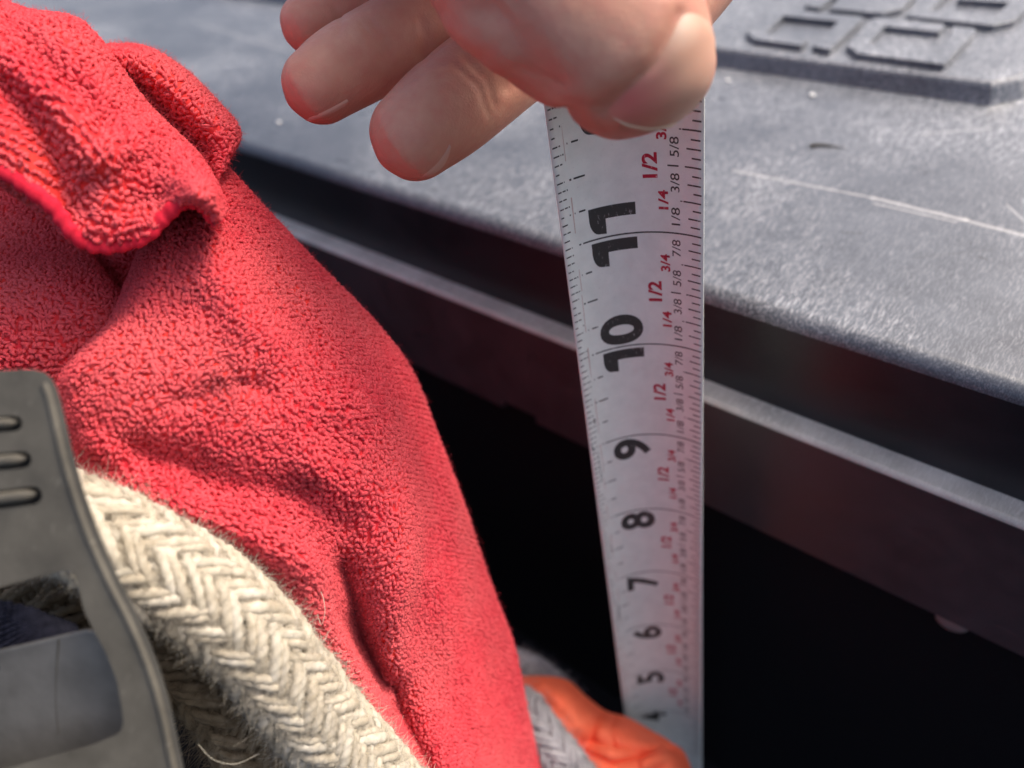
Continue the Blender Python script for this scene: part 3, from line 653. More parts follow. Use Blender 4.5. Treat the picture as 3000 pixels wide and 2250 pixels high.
def terry(o, W, spacing, hair):
    nu, nv = W.shape[:2]
    # the sense of the outer side, from the middle of the patch
    Pm, nm, _, _ = sample(W, np.array([nu*0.5]), np.array([nv*0.5])); sgn = -1.0 if np.dot(nm[0], Pm[0]-CAM) > 0 else 1.0
    lv = np.linalg.norm(np.diff(W, axis=0), axis=2).mean(1); lv = np.concatenate([[0], np.cumsum(lv)])
    rows = np.arange(0.3, lv[-1], spacing*1.25); A = np.interp(rows, lv, np.arange(nu)); aa, bb = [], []
    for k, a in enumerate(A):
        i = min(int(a), nu-2); f = a-i; line = W[i]*(1-f)+W[i+1]*f
        ll = np.concatenate([[0], np.cumsum(np.linalg.norm(np.diff(line, axis=0), axis=1))])
        t = np.arange(0.2+0.5*spacing*(k % 2), ll[-1], spacing*0.72); b_ = np.interp(t, ll, np.arange(nv))
        aa.append(np.full(len(t), a)); bb.append(b_)
    aa = np.concatenate(aa); bb = np.concatenate(bb); n = len(aa)
    aa = aa+rng.normal(0, 0.13*spacing, n)*(nu/lv[-1]); bb = bb+rng.normal(0, 0.20*spacing, n)*(nv/np.linalg.norm(np.diff(W, axis=1), axis=2).sum(1).mean())
    P, nn_, du, dv = sample(W, aa, bb); nn_ = nn_*sgn
    keep = np.einsum('ij,ij->i', nn_, P-CAM) < 55            # the far side of the heap needs no loops
    camv = (P-CAM) @ B3; px = camv[:, 0]/camv[:, 2]*F_PX+CX; py = camv[:, 1]/camv[:, 2]*F_PX+CY
    keep &= (px > -420) & (px < 3300) & (py < 2600) & (py > -400)
    P, nn_, du, dv = P[keep], nn_[keep], du[keep], dv[keep]; n = len(P)
    big = np.array([noise.noise(Vector(p*0.06)) for p in P])
    ang = rng.normal(0, 0.55, n)+0.9*big
    t = du*np.cos(ang)[:, None]+dv*np.sin(ang)[:, None]; lat = np.cross(nn_, t)
    h = (0.50+0.28*rng.random(n))*(1+0.30*big); w = 0.75+0.5*rng.random(n); lean = rng.normal(0, 0.40, n); tw = rng.normal(0, 0.40, n)
    K = 6; tau = np.linspace(0, 1, K)[None, :, None]
    path = (P[:, None]+t[:, None]*((tau-0.5)*w[:, None, None])+nn_[:, None]*(h[:, None, None]*np.sin(tau*math.pi)**0.75-0.12)
            + lat[:, None]*(lean[:, None, None]*np.sin(tau*math.pi)+tw[:, None, None]*(tau-0.5)))
    rad = (0.27+0.09*rng.random(n))[:, None]*np.array([0.85, 1.0, 1.12, 1.12, 1.0, 0.85])[None]*(spacing**0.8)
    V, Fq = tubes(path, rad, 5)
    put('terry_loops', mesh_np('terry_loops', V, Fq), M_loops, o, kind='stuff')
    m = int(n*hair)
    if m:
        s = rng.integers(0, n, m); L_ = 0.5+0.8*rng.random(m)**2; K = 4; tau = np.linspace(0, 1, K)[None, :, None]
        d = nn_[s]+0.75*rng.normal(0, 1, (m, 3)); d /= np.linalg.norm(d, axis=1)[:, None]; c = rng.normal(0, 0.5, (m, 3))
        path = P[s][:, None]+nn_[s][:, None]*0.35+d[:, None]*(L_[:, None, None]*tau)+c[:, None]*(tau**2)*L_[:, None, None]*0.6
        V, Fq = tubes(path, np.full((m, K), 0.026)*np.linspace(1, 0.5, K)[None], 3)
        put('lint', mesh_np('lint', V, Fq), M_loops, o, kind='stuff')

# the front drape, hanging over the heap towards the gap
drape = [
 [(440, 600, 152), (455, 590, 144), (490, 560, 139), (520, 540, 136), (550, 525, 135), (580, 508, 134), (615, 492, 134), (652, 484, 138), (642, 494, 148)],
 [(430, 705, 150), (432, 690, 139), (470, 672, 131), (520, 655, 128), (580, 642, 127), (640, 640, 126), (720, 640, 130), (800, 645, 142), (790, 655, 152)],
 [(402, 850, 150), (396, 810, 132), (450, 800, 121), (530, 790, 117), (620, 782, 115), (720, 780, 120), (830, 780, 129), (930, 785, 147), (920, 795, 157)],
 [(335, 990, 148), (335, 935, 126), (430, 940, 115), (550, 940, 113), (680, 940, 113), (820, 935, 119), (960, 930, 130), (1085, 945, 152), (1075, 955, 162)],
 [(200, 1160, 145), (183, 1110, 117), (330, 1090, 110), (500, 1090, 109), (690, 1090, 111), (880, 1080, 117), (1040, 1075, 128), (1195, 1095, 154), (1185, 1105, 164)],
 [(225, 1340, 140), (205, 1280, 115), (350, 1270, 109), (520, 1270, 109), (720, 1270, 111), (930, 1260, 116), (1110, 1250, 127), (1275, 1290, 160), (1265, 1300, 170)],
 [(260, 1560, 142), (255, 1470, 119), (420, 1450, 112), (600, 1440, 111), (790, 1430, 112), (980, 1430, 117), (1170, 1440, 128), (1345, 1480, 165), (1335, 1490, 175)],
 [(440, 1760, 145), (460, 1650, 124), (610, 1600, 117), (740, 1590, 115), (870, 1610, 116), (1000, 1640, 124), (1180, 1650, 127), (1412, 1690, 170), (1402, 1700, 180)],
 [(660, 1960, 148), (690, 1850, 130), (800, 1810, 121), (900, 1790, 118), (970, 1820, 121), (1050, 1850, 133), (1190, 1860, 133), (1478, 1880, 180), (1468, 1890, 190)],
 [(830, 2160, 150), (850, 2060, 132), (930, 2020, 125), (1010, 2000, 123), (1080, 2020, 127), (1150, 2050, 139), (1270, 2070, 143), (1524, 2080, 190), (1514, 2090, 200)],
 [(980, 2400, 154), (1000, 2300, 136), (1070, 2270, 131), (1130, 2260, 131), (1200, 2270, 136), (1270, 2290, 146), (1370, 2310, 154), (1572, 2300, 200), (1562, 2310, 210)],
 [(1120, 2650, 160), (1140, 2560, 146), (1200, 2540, 142), (1260, 2540, 144), (1320, 2550, 150), (1390, 2560, 158), (1470, 2570, 170), (1620, 2560, 214), (1610, 2570, 224)],
]
drape_r = [([(1120, 980), (1170, 1150), (1195, 1350), (1208, 1520), (1195, 1680), (1160, 1800), (1150, 1950)], 7.0, 38, -1),
           ([(1095, 980), (1150, 1150), (1180, 1350), (1190, 1520), (1178, 1680), (1140, 1800)], 2.2, 45, 'ridge'),
           ([(1000, 1660), (1035, 1760), (1060, 1880), (1120, 2000)], -5.0, 32, 'ridge'),
           ([(280, 1430), (520, 1490), (740, 1570), (930, 1670), (1000, 1760)], 3.2, 55, 'ridge'),
           ([(420, 1330), (640, 1400), (880, 1450), (1010, 1520)], -2.4, 60, 'ridge'),
           ([(200, 1100), (360, 960), (440, 800), (500, 690)], 2.6, 45, 'ridge'),
           ([(600, 660), (660, 800), (720, 930), (790, 1000)], 1.6, 60, 'ridge'),
           ([(700, 650), (790, 770), (860, 900), (900, 1010)], -1.8, 45, 'ridge'),
           ([(520, 1180), (640, 1140), (760, 1120)], -1.0, 26, 'ridge'), ([(660, 1060), (700, 1120), (790, 1160)], -0.9, 20, 'ridge'),
           ([(300, 1300), (430, 1390), (520, 1410)], 1.5, 40, 'ridge'), ([(760, 1250), (900, 1200), (1050, 1180)], 1.2, 60, 'ridge'),
           ([(1280, 1700), (1330, 1900), (1400, 2100)], 2.0, 45, 'ridge'), ([(880, 1300), (960, 1400), (1000, 1500)], 1.2, 50, 'ridge')]
towel_patch('front_drape', drape, 110, 90, drape_r, wrinkle=1.5, hang=11)
# the rolled upper fold with its hem
Tt = [(-190, -80), (0, 8), (106, 46), (219, 62), (295, 132), (398, 276), (464, 349), (530, 409), (575, 455), (605, 500), (628, 545), (648, 600)]
Hh = [(-190, 400), (0, 492), (80, 545), (159, 606), (208, 672), (268, 712), (340, 714), (424, 688), (480, 634), (535, 588), (592, 594), (640, 650)]
lip = [45, 45, 45, 40, 25, 10, 0, 0, 0, 0, 0, 0]
hd = [106, 106, 106, 106.5, 107, 108, 108.5, 108.5, 108.5, 108, 109, 111]
roll = []
for fr_, dd in ((-0.06, 34), (0.0, 19), (0.10, 11), (0.28, 5), (0.5, 1.5), (0.75, -0.5), (0.93, -0.6), (1.0, 0.8)):
    roll.append([(t[0]+(h_[0]-t[0])*max(fr_, 0)+(12 if fr_ < 0 else 0), t[1]+(h_[1]-t[1])*max(fr_, 0)+(30 if fr_ < 0 else 0), d0+dd) for t, h_, d0 in zip(Tt, Hh, hd)])
roll.append([(h_[0], h_[1]+l*0.5, d0+2.5) for h_, l, d0 in zip(Hh, lip, hd)])
roll.append([(h_[0]-4, h_[1]+l-6, d0+6) for h_, l, d0 in zip(Hh, lip, hd)])
roll.append([(h_[0]-10, h_[1]+l-45, d0+20) for h_, l, d0 in zip(Hh, lip, hd)])
roll_r = [([(0, 250), (90, 340), (150, 450), (215, 600)], -3.8, 60, 'ridge'), ([(40, 180), (170, 300), (260, 440), (330, 560)], 2.2, 55, 'ridge'),
          ([(330, 440), (430, 410), (520, 440), (600, 540)], 3.0, 55, 'ridge'), ([(300, 540), (400, 600), (480, 600)], -2.0, 45, 'ridge'),
          ([(120, 80), (220, 190), (340, 300), (440, 380)], 1.8, 50, 'ridge'), ([(0, 90), (110, 150), (220, 270)], -1.6, 40, 'ridge'), ([(490, 500), (560, 545), (620, 600)], 1.2, 35, 'ridge')]
Wr, ro = towel_patch('rolled_fold', roll, 64, 80, roll_r, wrinkle=1.0, spacing=0.95)
hemc = pixcurve([(h_[0], h_[1]+4, d0+0.2) for h_, d0 in zip(Hh, hd)], 140)
_, hN, hB = frames(hemc)
a_ = np.linspace(0, 2*math.pi, 12, endpoint=False); side_ = nrm(B3[:, 1])
V = []
for i in range(140):
    T_ = hemc[min(i+1, 139)]-hemc[max(i-1, 0)]; T_ = nrm(T_); s_ = nrm(np.cross(T_, VIEW)); f_ = nrm(np.cross(s_, T_))
    wv = 0.95+0.12*math.sin(i*0.9)+0.1*random.random()
    V += [hemc[i]+s_*1.15*wv*math.cos(a)+f_*0.75*wv*math.sin(a) for a in a_]
hem = put('hem', mesh_np('hem', np.array(V), grid_faces(140, 12, True)), M_hem, towel)
# corner that sticks out behind the roll
Ii = [(290, 160), (380, 290), (455, 365), (520, 430), (585, 500), (630, 565)]
Oo = [(318, 139), (424, 143), (530, 204), (628, 300), (697, 388), (660, 468)]
corner = []
for fr_, d_ in ((0.0, 137), (0.25, 132), (0.55, 129), (0.8, 130), (0.95, 134), (1.0, 139)):
    corner.append([(i_[0]+(o_[0]-i_[0])*fr_, i_[1]+(o_[1]-i_[1])*fr_, d_) for i_, o_ in zip(Ii, Oo)])
corner.append([(o_[0]-14, o_[1]+10, 150) for o_ in Oo]); corner.append([(o_[0]-60, o_[1]+50, 160) for o_ in Oo])
towel_patch('corner_fold', corner, 36, 40, [([(420, 190), (520, 260), (620, 360)], 1.2, 45, 'ridge'), ([(400, 240), (500, 320), (600, 430)], -1.4, 35, 'ridge')], wrinkle=0.8)
# the flatter layer behind on the left, and a scrap seen in the gap
Xr = {560: 215, 660: 225, 735: 243, 800: 288, 866: 340, 950: 402, 1050: 420, 1130: 420, 1220: 420, 1330: 420}
Dp = {560: 148, 660: 142, 735: 136, 800: 128, 866: 124, 950: 121, 1050: 120, 1130: 121, 1220: 124, 1330: 130}
under = []
for y in Xr:
    xs = np.linspace(-220, Xr[y], 7); under.append([(x, y-8*math.sin((x+220)/260), Dp[y]+(2.5 if k == 6 else 0)+0.012*max(0, x-150)) for k, x in enumerate(xs)]+[(Xr[y]-8, y+6, Dp[y]+16)])
towel_patch('under_fold', under, 56, 50, [([(-100, 760), (100, 830), (240, 880)], 1.5, 70, 'ridge')], wrinkle=0.9, spacing=0.78)
scrap = [[(225, 690, 146), (330, 690, 142), (450, 670, 144)], [(262, 745, 147), (345, 755, 141), (430, 740, 142)], [(310, 830, 148), (360, 830, 141), (415, 800, 142)], [(345, 905, 150), (380, 890, 143), (410, 850, 143)]]
towel_patch('inner_fold', scrap, 20, 18, (), wrinkle=0.4)

# unseen far side of the heap, added so the rim panel mirrors red
bt = pixcurve([(-190, -60, 146), (0, 30, 146), (219, 90, 147), (424, 190, 152), (600, 330, 152), (660, 440, 152), (700, 560, 152)], 40)
rowsb = [bt+np.array([0, dy, dz]) for dy, dz in ((-4, -8), (0, -30), (2, -60), (0, -100), (-3, -150), (-8, -200))]
Wb = crom(np.array(rowsb), 30); Wb[:, :, 1] += 2.5*np.sin(np.linspace(0, 14, 40))[None, :]*np.linspace(0.2, 1, 30)[:, None]
o = put('added_back_drape', mesh_np('added_back_drape', Wb.reshape(-1, 3), grid_faces(30, 40)), M_loops, towel); md = o.modifiers.new('t', 'SOLIDIFY'); md.thickness = 0.0012

# ================================================================ ropes: braided, two yarns per strand
def braid(parent, path, R, NB, yr, mats, ppl=7, phase=0.0, sides=8, fuzz=0, fuzz_len=1.2, fuzz_mat=None, core_mat=None, lead=None, loose=0.06):
    path = np.asarray(path); seg = np.linalg.norm(np.diff(path, axis=0), axis=1); S = np.concatenate([[0], np.cumsum(seg)]); LEN = S[-1]
    T, Nn, Bb = frames(path); lead = lead or 2*math.pi*R*0.98
    def pos(s, th, r):
        f = np.interp(s, S, np.arange(len(S))); i = np.clip(f.astype(int), 0, len(S)-2); g = (f-i)[:, None]
        c = path[i]*(1-g)+path[i+1]*g; n = Nn[i]*(1-g)+Nn[i+1]*g; b_ = Bb[i]*(1-g)+Bb[i+1]*g
        d = n*np.cos(th)[:, None]+b_*np.sin(th)[:, None]; return c+d*r[:, None], d, T[i]
    npts = int(LEN/lead*NB*ppl)+2; s = np.linspace(0, LEN, npts)
    k = 0
    for sg in (1, -1):
        for i in range(NB):
            for y in (-1, 1):
                dth = y*yr*0.98/R/math.cos(math.pi/4)*0.72; rs = 1+0.10*rng.normal()
                th = sg*2*math.pi*(s/lead)+2*math.pi*i/NB+dth+phase
                th = th+loose*np.sin(s*0.35+rng.random()*6)*0.5
                w = np.cos(NB*th/2.0+(0 if sg > 0 else 0)+phase*0)*sg
                w = np.tanh(w*1.6)
                r = R-yr*1.0+w*yr*0.48+yr*0.10*np.sin(s*1.3+rng.random()*6)+yr*0.08*rng.normal()
                C, d, t_ = pos(s, th, r)
                # yarn tube, two plies twisted together
                Tt_ = np.gradient(C, axis=0); Tt_ /= np.linalg.norm(Tt_, axis=1)[:, None]; sd_ = np.cross(Tt_, d); sd_ /= np.linalg.norm(sd_, axis=1)[:, None]
                a = np.linspace(0, 2*math.pi, sides, endpoint=False)
                tw = s*2.6*sg
                rad = yr*rs*(1+0.20*np.cos(2*(a[None, :]-tw[:, None])))
                V = C[:, None]+d[:, None]*(np.cos(a)[None, :, None]*rad[:, :, None])*0.92+sd_[:, None]*(np.sin(a)[None, :, None]*rad[:, :, None])
                put('yarn', mesh_np('yarn', V.reshape(-1, 3), grid_faces(npts, sides, True)), mats[k % len(mats)], parent); k += 1
    n = 60; ss_ = np.linspace(0, LEN, n); V = []
    for a in range(n):
        th = np.linspace(0, 2*math.pi, 20, endpoint=False); V.append(pos(np.full(20, ss_[a]), th, np.full(20, R-yr*2.1))[0])
    core = put('core', mesh_np('core', np.array(V).reshape(-1, 3), grid_faces(n, 20, True)), core_mat or mats[0], parent)
    if fuzz:
        s0 = rng.random(fuzz)*LEN; th = rng.random(fuzz)*2*math.pi; P, d, t_ = pos(s0, th, np.full(fuzz, R-yr*0.45))
        tang = np.cross(d, t_); K = 5; tau = np.linspace(0, 1, K)[None, :, None]
        Lh = fuzz_len*(0.35+rng.random(fuzz)**2*1.3); v1 = d*(0.05+0.8*rng.random(fuzz)[:, None]**2)+t_*rng.normal(0, 0.9, fuzz)[:, None]+tang*rng.normal(0, 0.9, fuzz)[:, None]
        v1 /= np.linalg.norm(v1, axis=1)[:, None]; c = rng.normal(0, 0.55, (fuzz, 3))
        pth = P[:, None]+v1[:, None]*(Lh[:, None, None]*tau)+c[:, None]*(tau**2*Lh[:, None, None])
        V, Fq = tubes(pth, np.full((fuzz, K), 0.032)*np.linspace(1, .5, K)[None], 3)
        put('fuzz', mesh_np('fuzz', V, Fq), fuzz_mat or mats[0], parent, kind='stuff')
rope_st = [(at(640, 1900, 112), 7, 0.35, (0.30, 0.28, 0.27)), (at(420, 1760, 105), 5, 0.4, (0.25, 0.23, 0.22)), (at(800, 2060, 116), 8, 0.3, (0.33, 0.31, 0.29))]
M_y1 = fibre_mat('cream cotton yarn', (0.40, 0.345, 0.255), (0.66, 0.595, 0.48), 420, 0.3, 0.12, rope_st)
M_y2 = fibre_mat('pale cotton yarn', (0.46, 0.41, 0.315), (0.70, 0.65, 0.55), 380, 0.3, 0.12, rope_st)
M_core = fibre_mat('rope core', (0.45, 0.40, 0.33), (0.55, 0.50, 0.42), 420, 0.2)
M_fuzz = fibre_mat('cotton fuzz', (0.62, 0.57, 0.47), (0.78, 0.73, 0.63), 300, 0.4, 0.4)
rope = thing('rope', at(700, 1800, 118), 'thick cream cotton braided rope curving from the buckle down over the red towel', 'rope')
rp = pixcurve([(-60, 1492, 109), (110, 1510, 107), (270, 1558, 104.5), (430, 1640, 105), (590, 1735, 107), (740, 1870, 110), (850, 2010, 114), (940, 2120, 118), (1050, 2240, 122), (1200, 2420, 128), (1360, 2620, 136)], 160)
braid(rope, rp, 6.85, 10, 0.78, [M_y1, M_y2, M_y1], sides=10, ppl=12, fuzz=60000, fuzz_len=1.3, fuzz_mat=M_fuzz, core_mat=M_core, phase=0.62, lead=44)
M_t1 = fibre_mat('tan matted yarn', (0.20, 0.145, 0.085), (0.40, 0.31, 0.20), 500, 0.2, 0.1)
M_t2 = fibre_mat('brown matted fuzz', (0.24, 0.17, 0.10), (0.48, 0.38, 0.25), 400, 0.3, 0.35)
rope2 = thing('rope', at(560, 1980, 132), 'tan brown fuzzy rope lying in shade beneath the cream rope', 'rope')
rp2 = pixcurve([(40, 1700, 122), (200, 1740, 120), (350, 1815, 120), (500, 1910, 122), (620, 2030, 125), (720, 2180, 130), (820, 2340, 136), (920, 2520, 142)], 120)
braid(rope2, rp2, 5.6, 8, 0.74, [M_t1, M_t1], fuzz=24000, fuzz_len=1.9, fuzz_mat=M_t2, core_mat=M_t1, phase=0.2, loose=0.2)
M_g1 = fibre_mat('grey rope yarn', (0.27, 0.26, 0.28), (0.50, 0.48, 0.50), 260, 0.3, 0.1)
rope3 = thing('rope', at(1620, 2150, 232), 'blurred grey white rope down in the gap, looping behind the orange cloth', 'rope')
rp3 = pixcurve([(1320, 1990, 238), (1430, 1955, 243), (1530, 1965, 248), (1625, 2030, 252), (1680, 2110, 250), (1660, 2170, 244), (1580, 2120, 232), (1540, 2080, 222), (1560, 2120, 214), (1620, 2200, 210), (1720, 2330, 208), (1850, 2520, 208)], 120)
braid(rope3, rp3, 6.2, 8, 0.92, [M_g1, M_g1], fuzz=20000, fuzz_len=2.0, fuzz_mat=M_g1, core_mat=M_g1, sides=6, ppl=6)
# stray hairs
for pts, lab in (([(930, 1720, 117), (945, 1745, 116), (952, 1790, 115), (942, 1830, 115), (930, 1800, 116)], 'pale loose thread curled on the red towel above the rope'), ([(580, 2180, 108), (625, 2225, 108), (690, 2238, 109), (760, 2208, 111)], 'pale loose thread sagging under the cream rope near the picture foot'), ([(205, 1290, 88), (190, 1370, 87), (200, 1420, 87), (212, 1428, 87)], 'fine pale hair stuck along the buckle edge')):
    V, Fq = tubes([pixcurve(pts, 24)], [np.full(24, 0.045)], 5)
    tag(put('thread', mesh_np('thread', V, Fq), M_fuzz), lab, 'thread', 'loose threads')

# ================================================================ the buckle
def buckle_mat():
    m, nt, N, L, b = new_mat('worn olive grey plastic'); v = objvec(N, L)
    n1 = tex_noise(N, L, 120, 5, 0.65, v); n2 = tex_noise(N, L, 1800, 3, 0.6, v); n3 = tex_noise(N, L, 2500, 2, 0.6, objvec(N, L, (1, 0.12, 0.3), (0.2, 0.5, 0.7)))
    col = mixc(N, L, ramp(N, L, n1, [(0.3, (0, 0, 0)), (0.75, (1, 1, 1))]), (0.078, 0.070, 0.055), (0.150, 0.136, 0.108))
    col = mixc(N, L, mathn(N, L, 'MULTIPLY', ramp(N, L, n3, [(0.66, (0, 0, 0)), (0.76, (1, 1, 1))]), 0.4), col, (0.34, 0.31, 0.25))
    L.new(col, b.inputs['Base Color']); L.new(ramp(N, L, n1, [(0.3, (0.45,)*3), (0.7, (0.6,)*3)]), b.inputs['Roughness'])
    b.inputs['Specular IOR Level'].default_value = 0.3; bump(N, L, b, mathn(N, L, 'ADD', n2, n3), 0.12, 0.0001); return m
M_bk = buckle_mat()
_b0, _b1, _b2 = at(200, 1100, 85.5), at(500, 2200, 89.5), at(-200, 1800, 91.5); _bn = np.cross(_b1-_b0, _b2-_b0)
def bd(x, y): return float(np.dot(_bn, _b0-CAM)/np.dot(_bn, ray(x, y)))           # the face of the buckle leans a little
bk = thing('strap_buckle', at(120, 1700, 100), 'worn olive grey plastic strap buckle with ribs and a window', 'buckle')
outer = [(-420, 1120), (-150, 1094), (0, 1086), (95, 1081), (135, 1092), (158, 1116), (172, 1150), (190, 1225), (212, 1320), (246, 1440), (292, 1570), (346, 1690), (402, 1800), (440, 1885), (470, 1965), (498, 2060), (520, 2160), (546, 2290), (590, 2480), (560, 2560), (-420, 2640)]
inner = [(-330, 1800), (0, 1721), (137, 1684), (200, 1668), (216, 1672), (224, 1696), (246, 1790), (280, 1858), (312, 1915), (343, 1996), (356, 2070), (362, 2118), (352, 2148), (274, 2180), (39, 2246), (-330, 2352)]
def ring_mesh(name, outer, inners, dfun, th, depth_add=0.0):
    """plate with a window: both outlines resampled, joined front and back"""
    def res(P, n):
        P = np.array(P+[P[0]], float); d = np.concatenate([[0], np.cumsum(np.linalg.norm(np.diff(P, axis=0), axis=1))]); t = np.linspace(0, d[-1], n, endpoint=False)
        return np.stack([np.interp(t, d, P[:, 0]), np.interp(t, d, P[:, 1])], 1)
    bm = bmesh.new()
    def loop(P, dz): return [bm.verts.new(Vector((at(p[0], p[1], dfun(*p)+depth_add+dz)*MM).tolist())) for p in P]
    O = res(outer, 150); of, ob = loop(O, 0), loop(O, th); Is = [res(q, m_) for q, m_ in inners]; ifs = [loop(q, 0) for q in Is]; ibs = [loop(q, th) for q in Is]
    def edges(l): return [bm.edges.new((l[i], l[(i+1) % len(l)])) for i in range(len(l))]
    bmesh.ops.triangle_fill(bm, edges=sum([edges(l) for l in [of]+ifs], []), use_beauty=True)
    bmesh.ops.triangle_fill(bm, edges=sum([edges(l) for l in [ob]+ibs], []), use_beauty=True)
    for f_, b2 in [(of, ob)]+list(zip(ifs, ibs)):
        for i in range(len(f_)): bm.faces.new((f_[i], f_[(i+1) % len(f_)], b2[(i+1) % len(f_)], b2[i]))
    bmesh.ops.recalc_face_normals(bm, faces=bm.faces)
    es = [e for e in bm.edges if len(e.link_faces) == 2 and e.calc_face_angle(0) > math.radians(50)]
    bmesh.ops.bevel(bm, geom=es, offset=0.55*MM, segments=3, affect='EDGES', profile=0.55, clamp_overlap=True)
    me = bpy.data.meshes.new(name); bm.to_mesh(me); bm.free(); return me
RIBS = ((-260, 1256, 52, 1236, 16), (-260, 1372, 78, 1342, 18), (-260, 1494, 108, 1446, 20))
def stadium(x0, y0, x1, y1, hw):
    d = nrm([x1-x0, y1-y0]); n_ = np.array([-d[1], d[0]]); c0 = np.array([x0, y0], float); c1 = np.array([x1, y1], float)-d*hw*0.4
    return [tuple(c0-n_*hw), tuple(c1-n_*hw)]+[tuple(c1+d*hw*math.sin(a)-n_*hw*math.cos(a)) for a in np.linspace(0.3, 2.84, 8)]+[tuple(c1+n_*hw), tuple(c0+n_*hw)]
slots = [(stadium(a, b_+4, c, d+4, w+7), 60) for a, b_, c, d, w in RIBS]
frame = put('frame', ring_mesh('frame', outer, [(inner, 110)]+slots, bd, 4.2), M_bk, bk); pn = Vector(nrm(_bn).tolist())
for p in frame.data.polygons: p.use_smooth = abs(p.normal.dot(pn)) < 0.985
# raised bead inside the outer edge
bead = [(x-26, y+8) for x, y in outer[5:18]]
V, Fq = tubes([np.array([at(x, y, bd(x, y)+0.25) for x, y in crom(np.array(bead, float), 90)])], [np.full(90, 0.55)], 8); put('edge_bead', mesh_np('edge_bead', V, Fq), M_bk, bk)
# grip ribs
for (x0, y0, x1, y1, hw) in RIBS:
    pts = np.array([at(x0+(x1-x0)*t, y0+(y1-y0)*t, bd(x0+(x1-x0)*t, y0+(y1-y0)*t)+0.35) for t in np.linspace(0, 1, 40)])
    rad = np.full(40, hw*86/F_PX); rad[-5:] *= np.array([0.97, 0.9, 0.75, 0.5, 0.12])
    V, Fq = tubes([pts], [rad], 14); rb = put('grip_rib', mesh_np('grip_rib', V, Fq), M_bk, bk)
bkp = [(-420, 1180), (100, 1170), (150, 1330), (190, 1540), (-420, 1620)]
put('backing', fix_normals(mesh_list('backing', [at(x, y, bd(x, y)+3.6) for x, y in bkp]+[at(x, y, bd(x, y)+4.1) for x, y in bkp], [tuple(range(5)), tuple(range(9, 4, -1))]+[(i, (i+1) % 5, 5+(i+1) % 5, 5+i) for i in range(5)])), M_bk, bk, smooth=False)
# tongue plate seen through the window
tong = [(-330, 1985), (0, 1902), (130, 1872), (255, 1842), (300, 1850), (420, 2000), (460, 2200), (300, 2300), (-330, 2420)]
n = len(tong); V = [at(x, y, bd(x, y)+4.6+0.010*max(0, y-1850)) for x, y in tong]+[at(x, y, bd(x, y)+7.0+0.010*max(0, y-1850)) for x, y in tong]
Fs = [tuple(range(n)), tuple(range(2*n-1, n-1, -1))]+[(i, (i+1) % n, n+(i+1) % n, n+i) for i in range(n)]
m_, _, N_, L_, b_ = new_mat('smooth grey plastic'); b_.inputs['Roughness'].default_value = 0.38; b_.inputs['Specular IOR Level'].default_value = 0.35
L_.new(ramp(N_, L_, tex_noise(N_, L_, 140, 5, 0.65, objvec(N_, L_)), [(0.3, (0.12, 0.113, 0.10)), (0.75, (0.21, 0.20, 0.18))]), b_.inputs['Base Color'])
bump(N_, L_, b_, tex_noise(N_, L_, 1500, 3, 0.6, objvec(N_, L_)), 0.08, 0.0001); M_tong = m_
tg = put('tongue', bevel_mesh(fix_normals(mesh_list('tongue', V, Fs)), 0.5, 3), M_tong, bk, smooth=False)
gs = [(172, 1872, 0), (168, 1930, 0), (165, 2000, 0), (166, 2080, 0), (172, 2150, 0)]
V, Fq = tubes([np.array([at(x, y, bd(x, y)+4.55+0.010*max(0, y-1850)) for x, y, _ in crom(np.array(gs, float), 40)])], [np.full(40, 0.12)], 6); put('mould_line', mesh_np('mould_line', V, Fq), M_bk, tg)
# navy webbing threaded through
M_web = fibre_mat('navy webbing', (0.008, 0.008, 0.015), (0.030, 0.031, 0.050), 900, 0.0, 0.0, rough=0.7)
web_t = thing('webbing_strap', at(60, 1840, 100), 'dark navy woven webbing strap inside the buckle window', 'strap')
Wp = [[(-330, 1690, 100), (-120, 1728, 100), (40, 1768, 100), (120, 1808, 101), (205, 1850, 102)], [(-330, 1850, 99), (-120, 1835, 99), (40, 1842, 99), (130, 1852, 100), (220, 1870, 101)], [(-330, 2030, 98), (-120, 1980, 98), (40, 1945, 98), (140, 1915, 99), (240, 1900, 100)]]
G = np.transpose(crom(np.transpose(crom(np.array(Wp, float), 30), (1, 0, 2)), 40), (1, 0, 2)); Ww = np.array([at(*p) for p in G.reshape(-1, 3)]).reshape(30, 40, 3)
o = put('band', mesh_np('band', Ww.reshape(-1, 3), grid_faces(30, 40)), M_web, web_t); md = o.modifiers.new('t', 'SOLIDIFY'); md.thickness = 0.0004; md.offset = 0
aa, bb = np.meshgrid(np.linspace(0.5, 28.0, 12), np.linspace(0.5, 38.5, 30), indexing='ij'); aa = aa+1.1*(np.arange(30) % 2)[None, :]
P, nn_, du, dv = sample(Ww, aa.ravel(), bb.ravel()); sg_ = np.where(np.einsum('ij,ij->i', nn_, P-CAM) > 0, -1, 1)[:, None]; nn_ = nn_*sg_
tau = np.linspace(0, 1, 5)[None, :, None]; pth = P[:, None]+(dv*0.9-du*0.35)[:, None]*(tau-0.5)*1.5+nn_[:, None]*(0.28*np.sin(tau*math.pi)+0.75)
V, Fq = tubes(pth, np.tile(np.array([0.1, .27, .30, .27, .1])[None], (len(P), 1)), 5); put('weave', mesh_np('weave', V, Fq), M_web, o, kind='stuff')

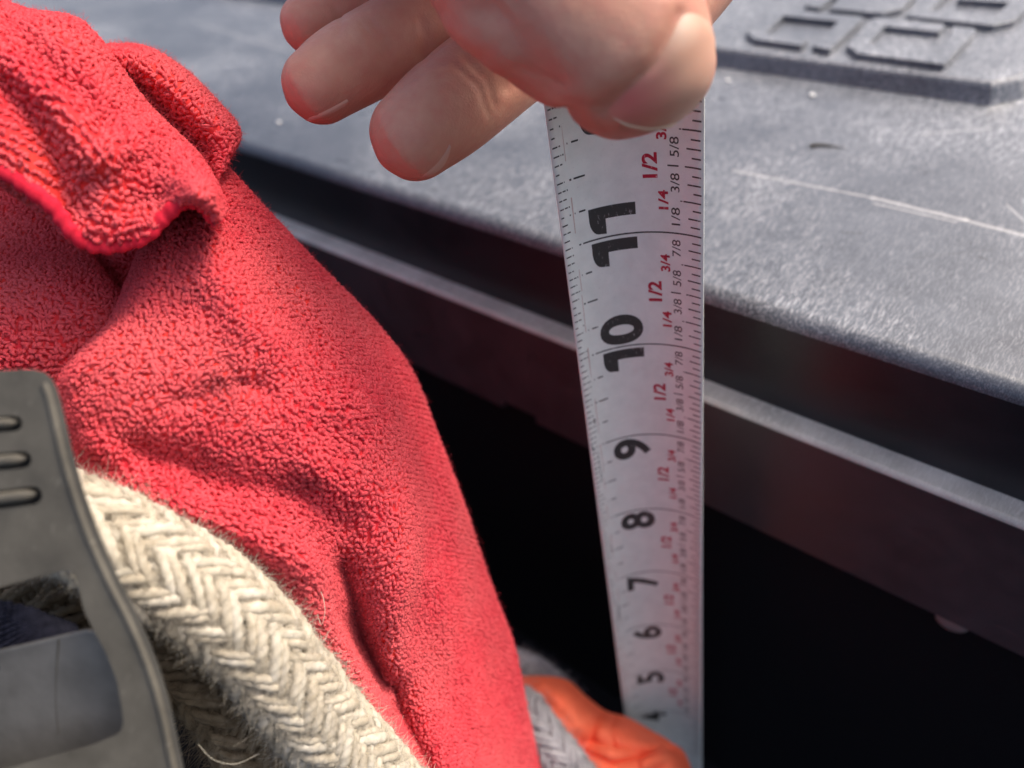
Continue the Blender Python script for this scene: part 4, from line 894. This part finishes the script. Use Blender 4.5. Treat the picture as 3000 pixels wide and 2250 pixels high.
# ================================================================ orange cloth down in the gap
M_or = fibre_mat('orange nylon', (0.97, 0.165, 0.078), (0.99, 0.210, 0.110), 120, 0.4, 0.1, rough=0.6)
oc = [
 [(1440, 2010, 240), (1500, 1985, 236), (1585, 1979, 234), (1660, 1990, 234), (1716, 2020, 235), (1775, 2062, 236), (1838, 2081, 236), (1908, 2120, 235), (1972, 2156, 235), (2004, 2186, 237), (2026, 2250, 241), (2045, 2330, 244)],
 [(1445, 2030, 230), (1510, 2010, 228), (1575, 2005, 224), (1650, 2030, 221), (1700, 2065, 222), (1750, 2110, 221), (1815, 2135, 220), (1880, 2165, 221), (1940, 2195, 222), (1980, 2220, 224), (1998, 2275, 226), (2010, 2350, 228)],
 [(1450, 2055, 231), (1512, 2040, 230), (1562, 2035, 221), (1620, 2075, 216), (1668, 2120, 216), (1715, 2165, 218), (1780, 2195, 214), (1840, 2215, 215), (1895, 2240, 219), (1935, 2270, 217), (1955, 2320, 218), (1965, 2390, 220)],
 [(1455, 2075, 236), (1515, 2062, 234), (1560, 2060, 223), (1600, 2115, 216), (1645, 2180, 214), (1690, 2235, 213), (1750, 2270, 213), (1810, 2290, 212), (1860, 2320, 214), (1890, 2350, 213), (1910, 2400, 214), (1920, 2450, 216)],
 [(1460, 2085, 248), (1520, 2075, 244), (1562, 2080, 238), (1596, 2125, 230), (1640, 2195, 226), (1680, 2255, 224), (1740, 2300, 223), (1800, 2330, 222), (1840, 2360, 224), (1870, 2390, 224), (1890, 2440, 226), (1900, 2500, 228)],
]
oc = [[(x, y+(26 if k > 3 else 8), d) for k, (x, y, d) in enumerate(r)] for r in oc]
cloth = np.transpose(crom(np.transpose(crom(np.array(oc, float), 60), (1, 0, 2)), 120), (1, 0, 2)); flat = cloth.reshape(-1, 3)
for poly, amp, sig in (([(1560, 2045), (1610, 2110), (1680, 2215), (1720, 2280)], -2.2, 12), ([(1775, 2066), (1745, 2110), (1735, 2160)], -2.0, 14), ([(1800, 2080), (1790, 2140), (1800, 2190)], -1.3, 10), ([(1700, 2175), (1790, 2185), (1880, 2205)], -1.8, 16),
                       ([(1620, 2150), (1700, 2200), (1790, 2235), (1880, 2220), (1950, 2190)], -2.6, 14), ([(1890, 2240), (1930, 2215), (1960, 2170)], 2.4, 16), ([(1590, 2010), (1640, 2050), (1690, 2120)], 1.6, 18), ([(1960, 2200), (2000, 2230)], -2, 12)):
    d, s = seg_dist(flat[:, :2], poly); flat[:, 2] -= amp*1.3*np.exp(-(d/sig)**2)
for p in flat: p[2] += 1.1*noise.noise(Vector((p[0]*0.012, p[1]*0.012, 3.1)))+0.8*abs(noise.noise(Vector((p[0]*0.022, p[1]*0.022, 9.1))))-0.6*abs(noise.noise(Vector((p[0]*0.035+p[1]*0.01, p[1]*0.03, 4.1))))
me = mesh_np('orange_cloth', np.array([at(*p) for p in flat]), grid_faces(60, 120))
o = put('orange_cloth', me, M_or); md = o.modifiers.new('t', 'SOLIDIFY'); md.thickness = 0.0008; md = o.modifiers.new('s', 'SUBSURF'); md.levels = 1; md.render_levels = 1
tag(o, 'crumpled orange nylon cloth deep in the gap in front of the tape foot', 'cloth')

# ================================================================ black box that carries the heap
bz = 216.0; yb = -15.0
V, Fs = box(-420, -30, -420, yb, 0, bz-6)
me = bevel_mesh(mesh_list('storage_box', V, Fs), 6, 3)
V2, F2 = box(-430, -24, -430, yb+6, bz-6, bz+2)
bx_ = thing('storage_box', (-200, -180, 0), 'black box in deep shade under the rope and towel', 'box')
put('body', me, M_black, bx_, smooth=False); put('lid', bevel_mesh(mesh_list('box_lid', V2, F2), 2.5, 3), M_black, bx_, smooth=False)
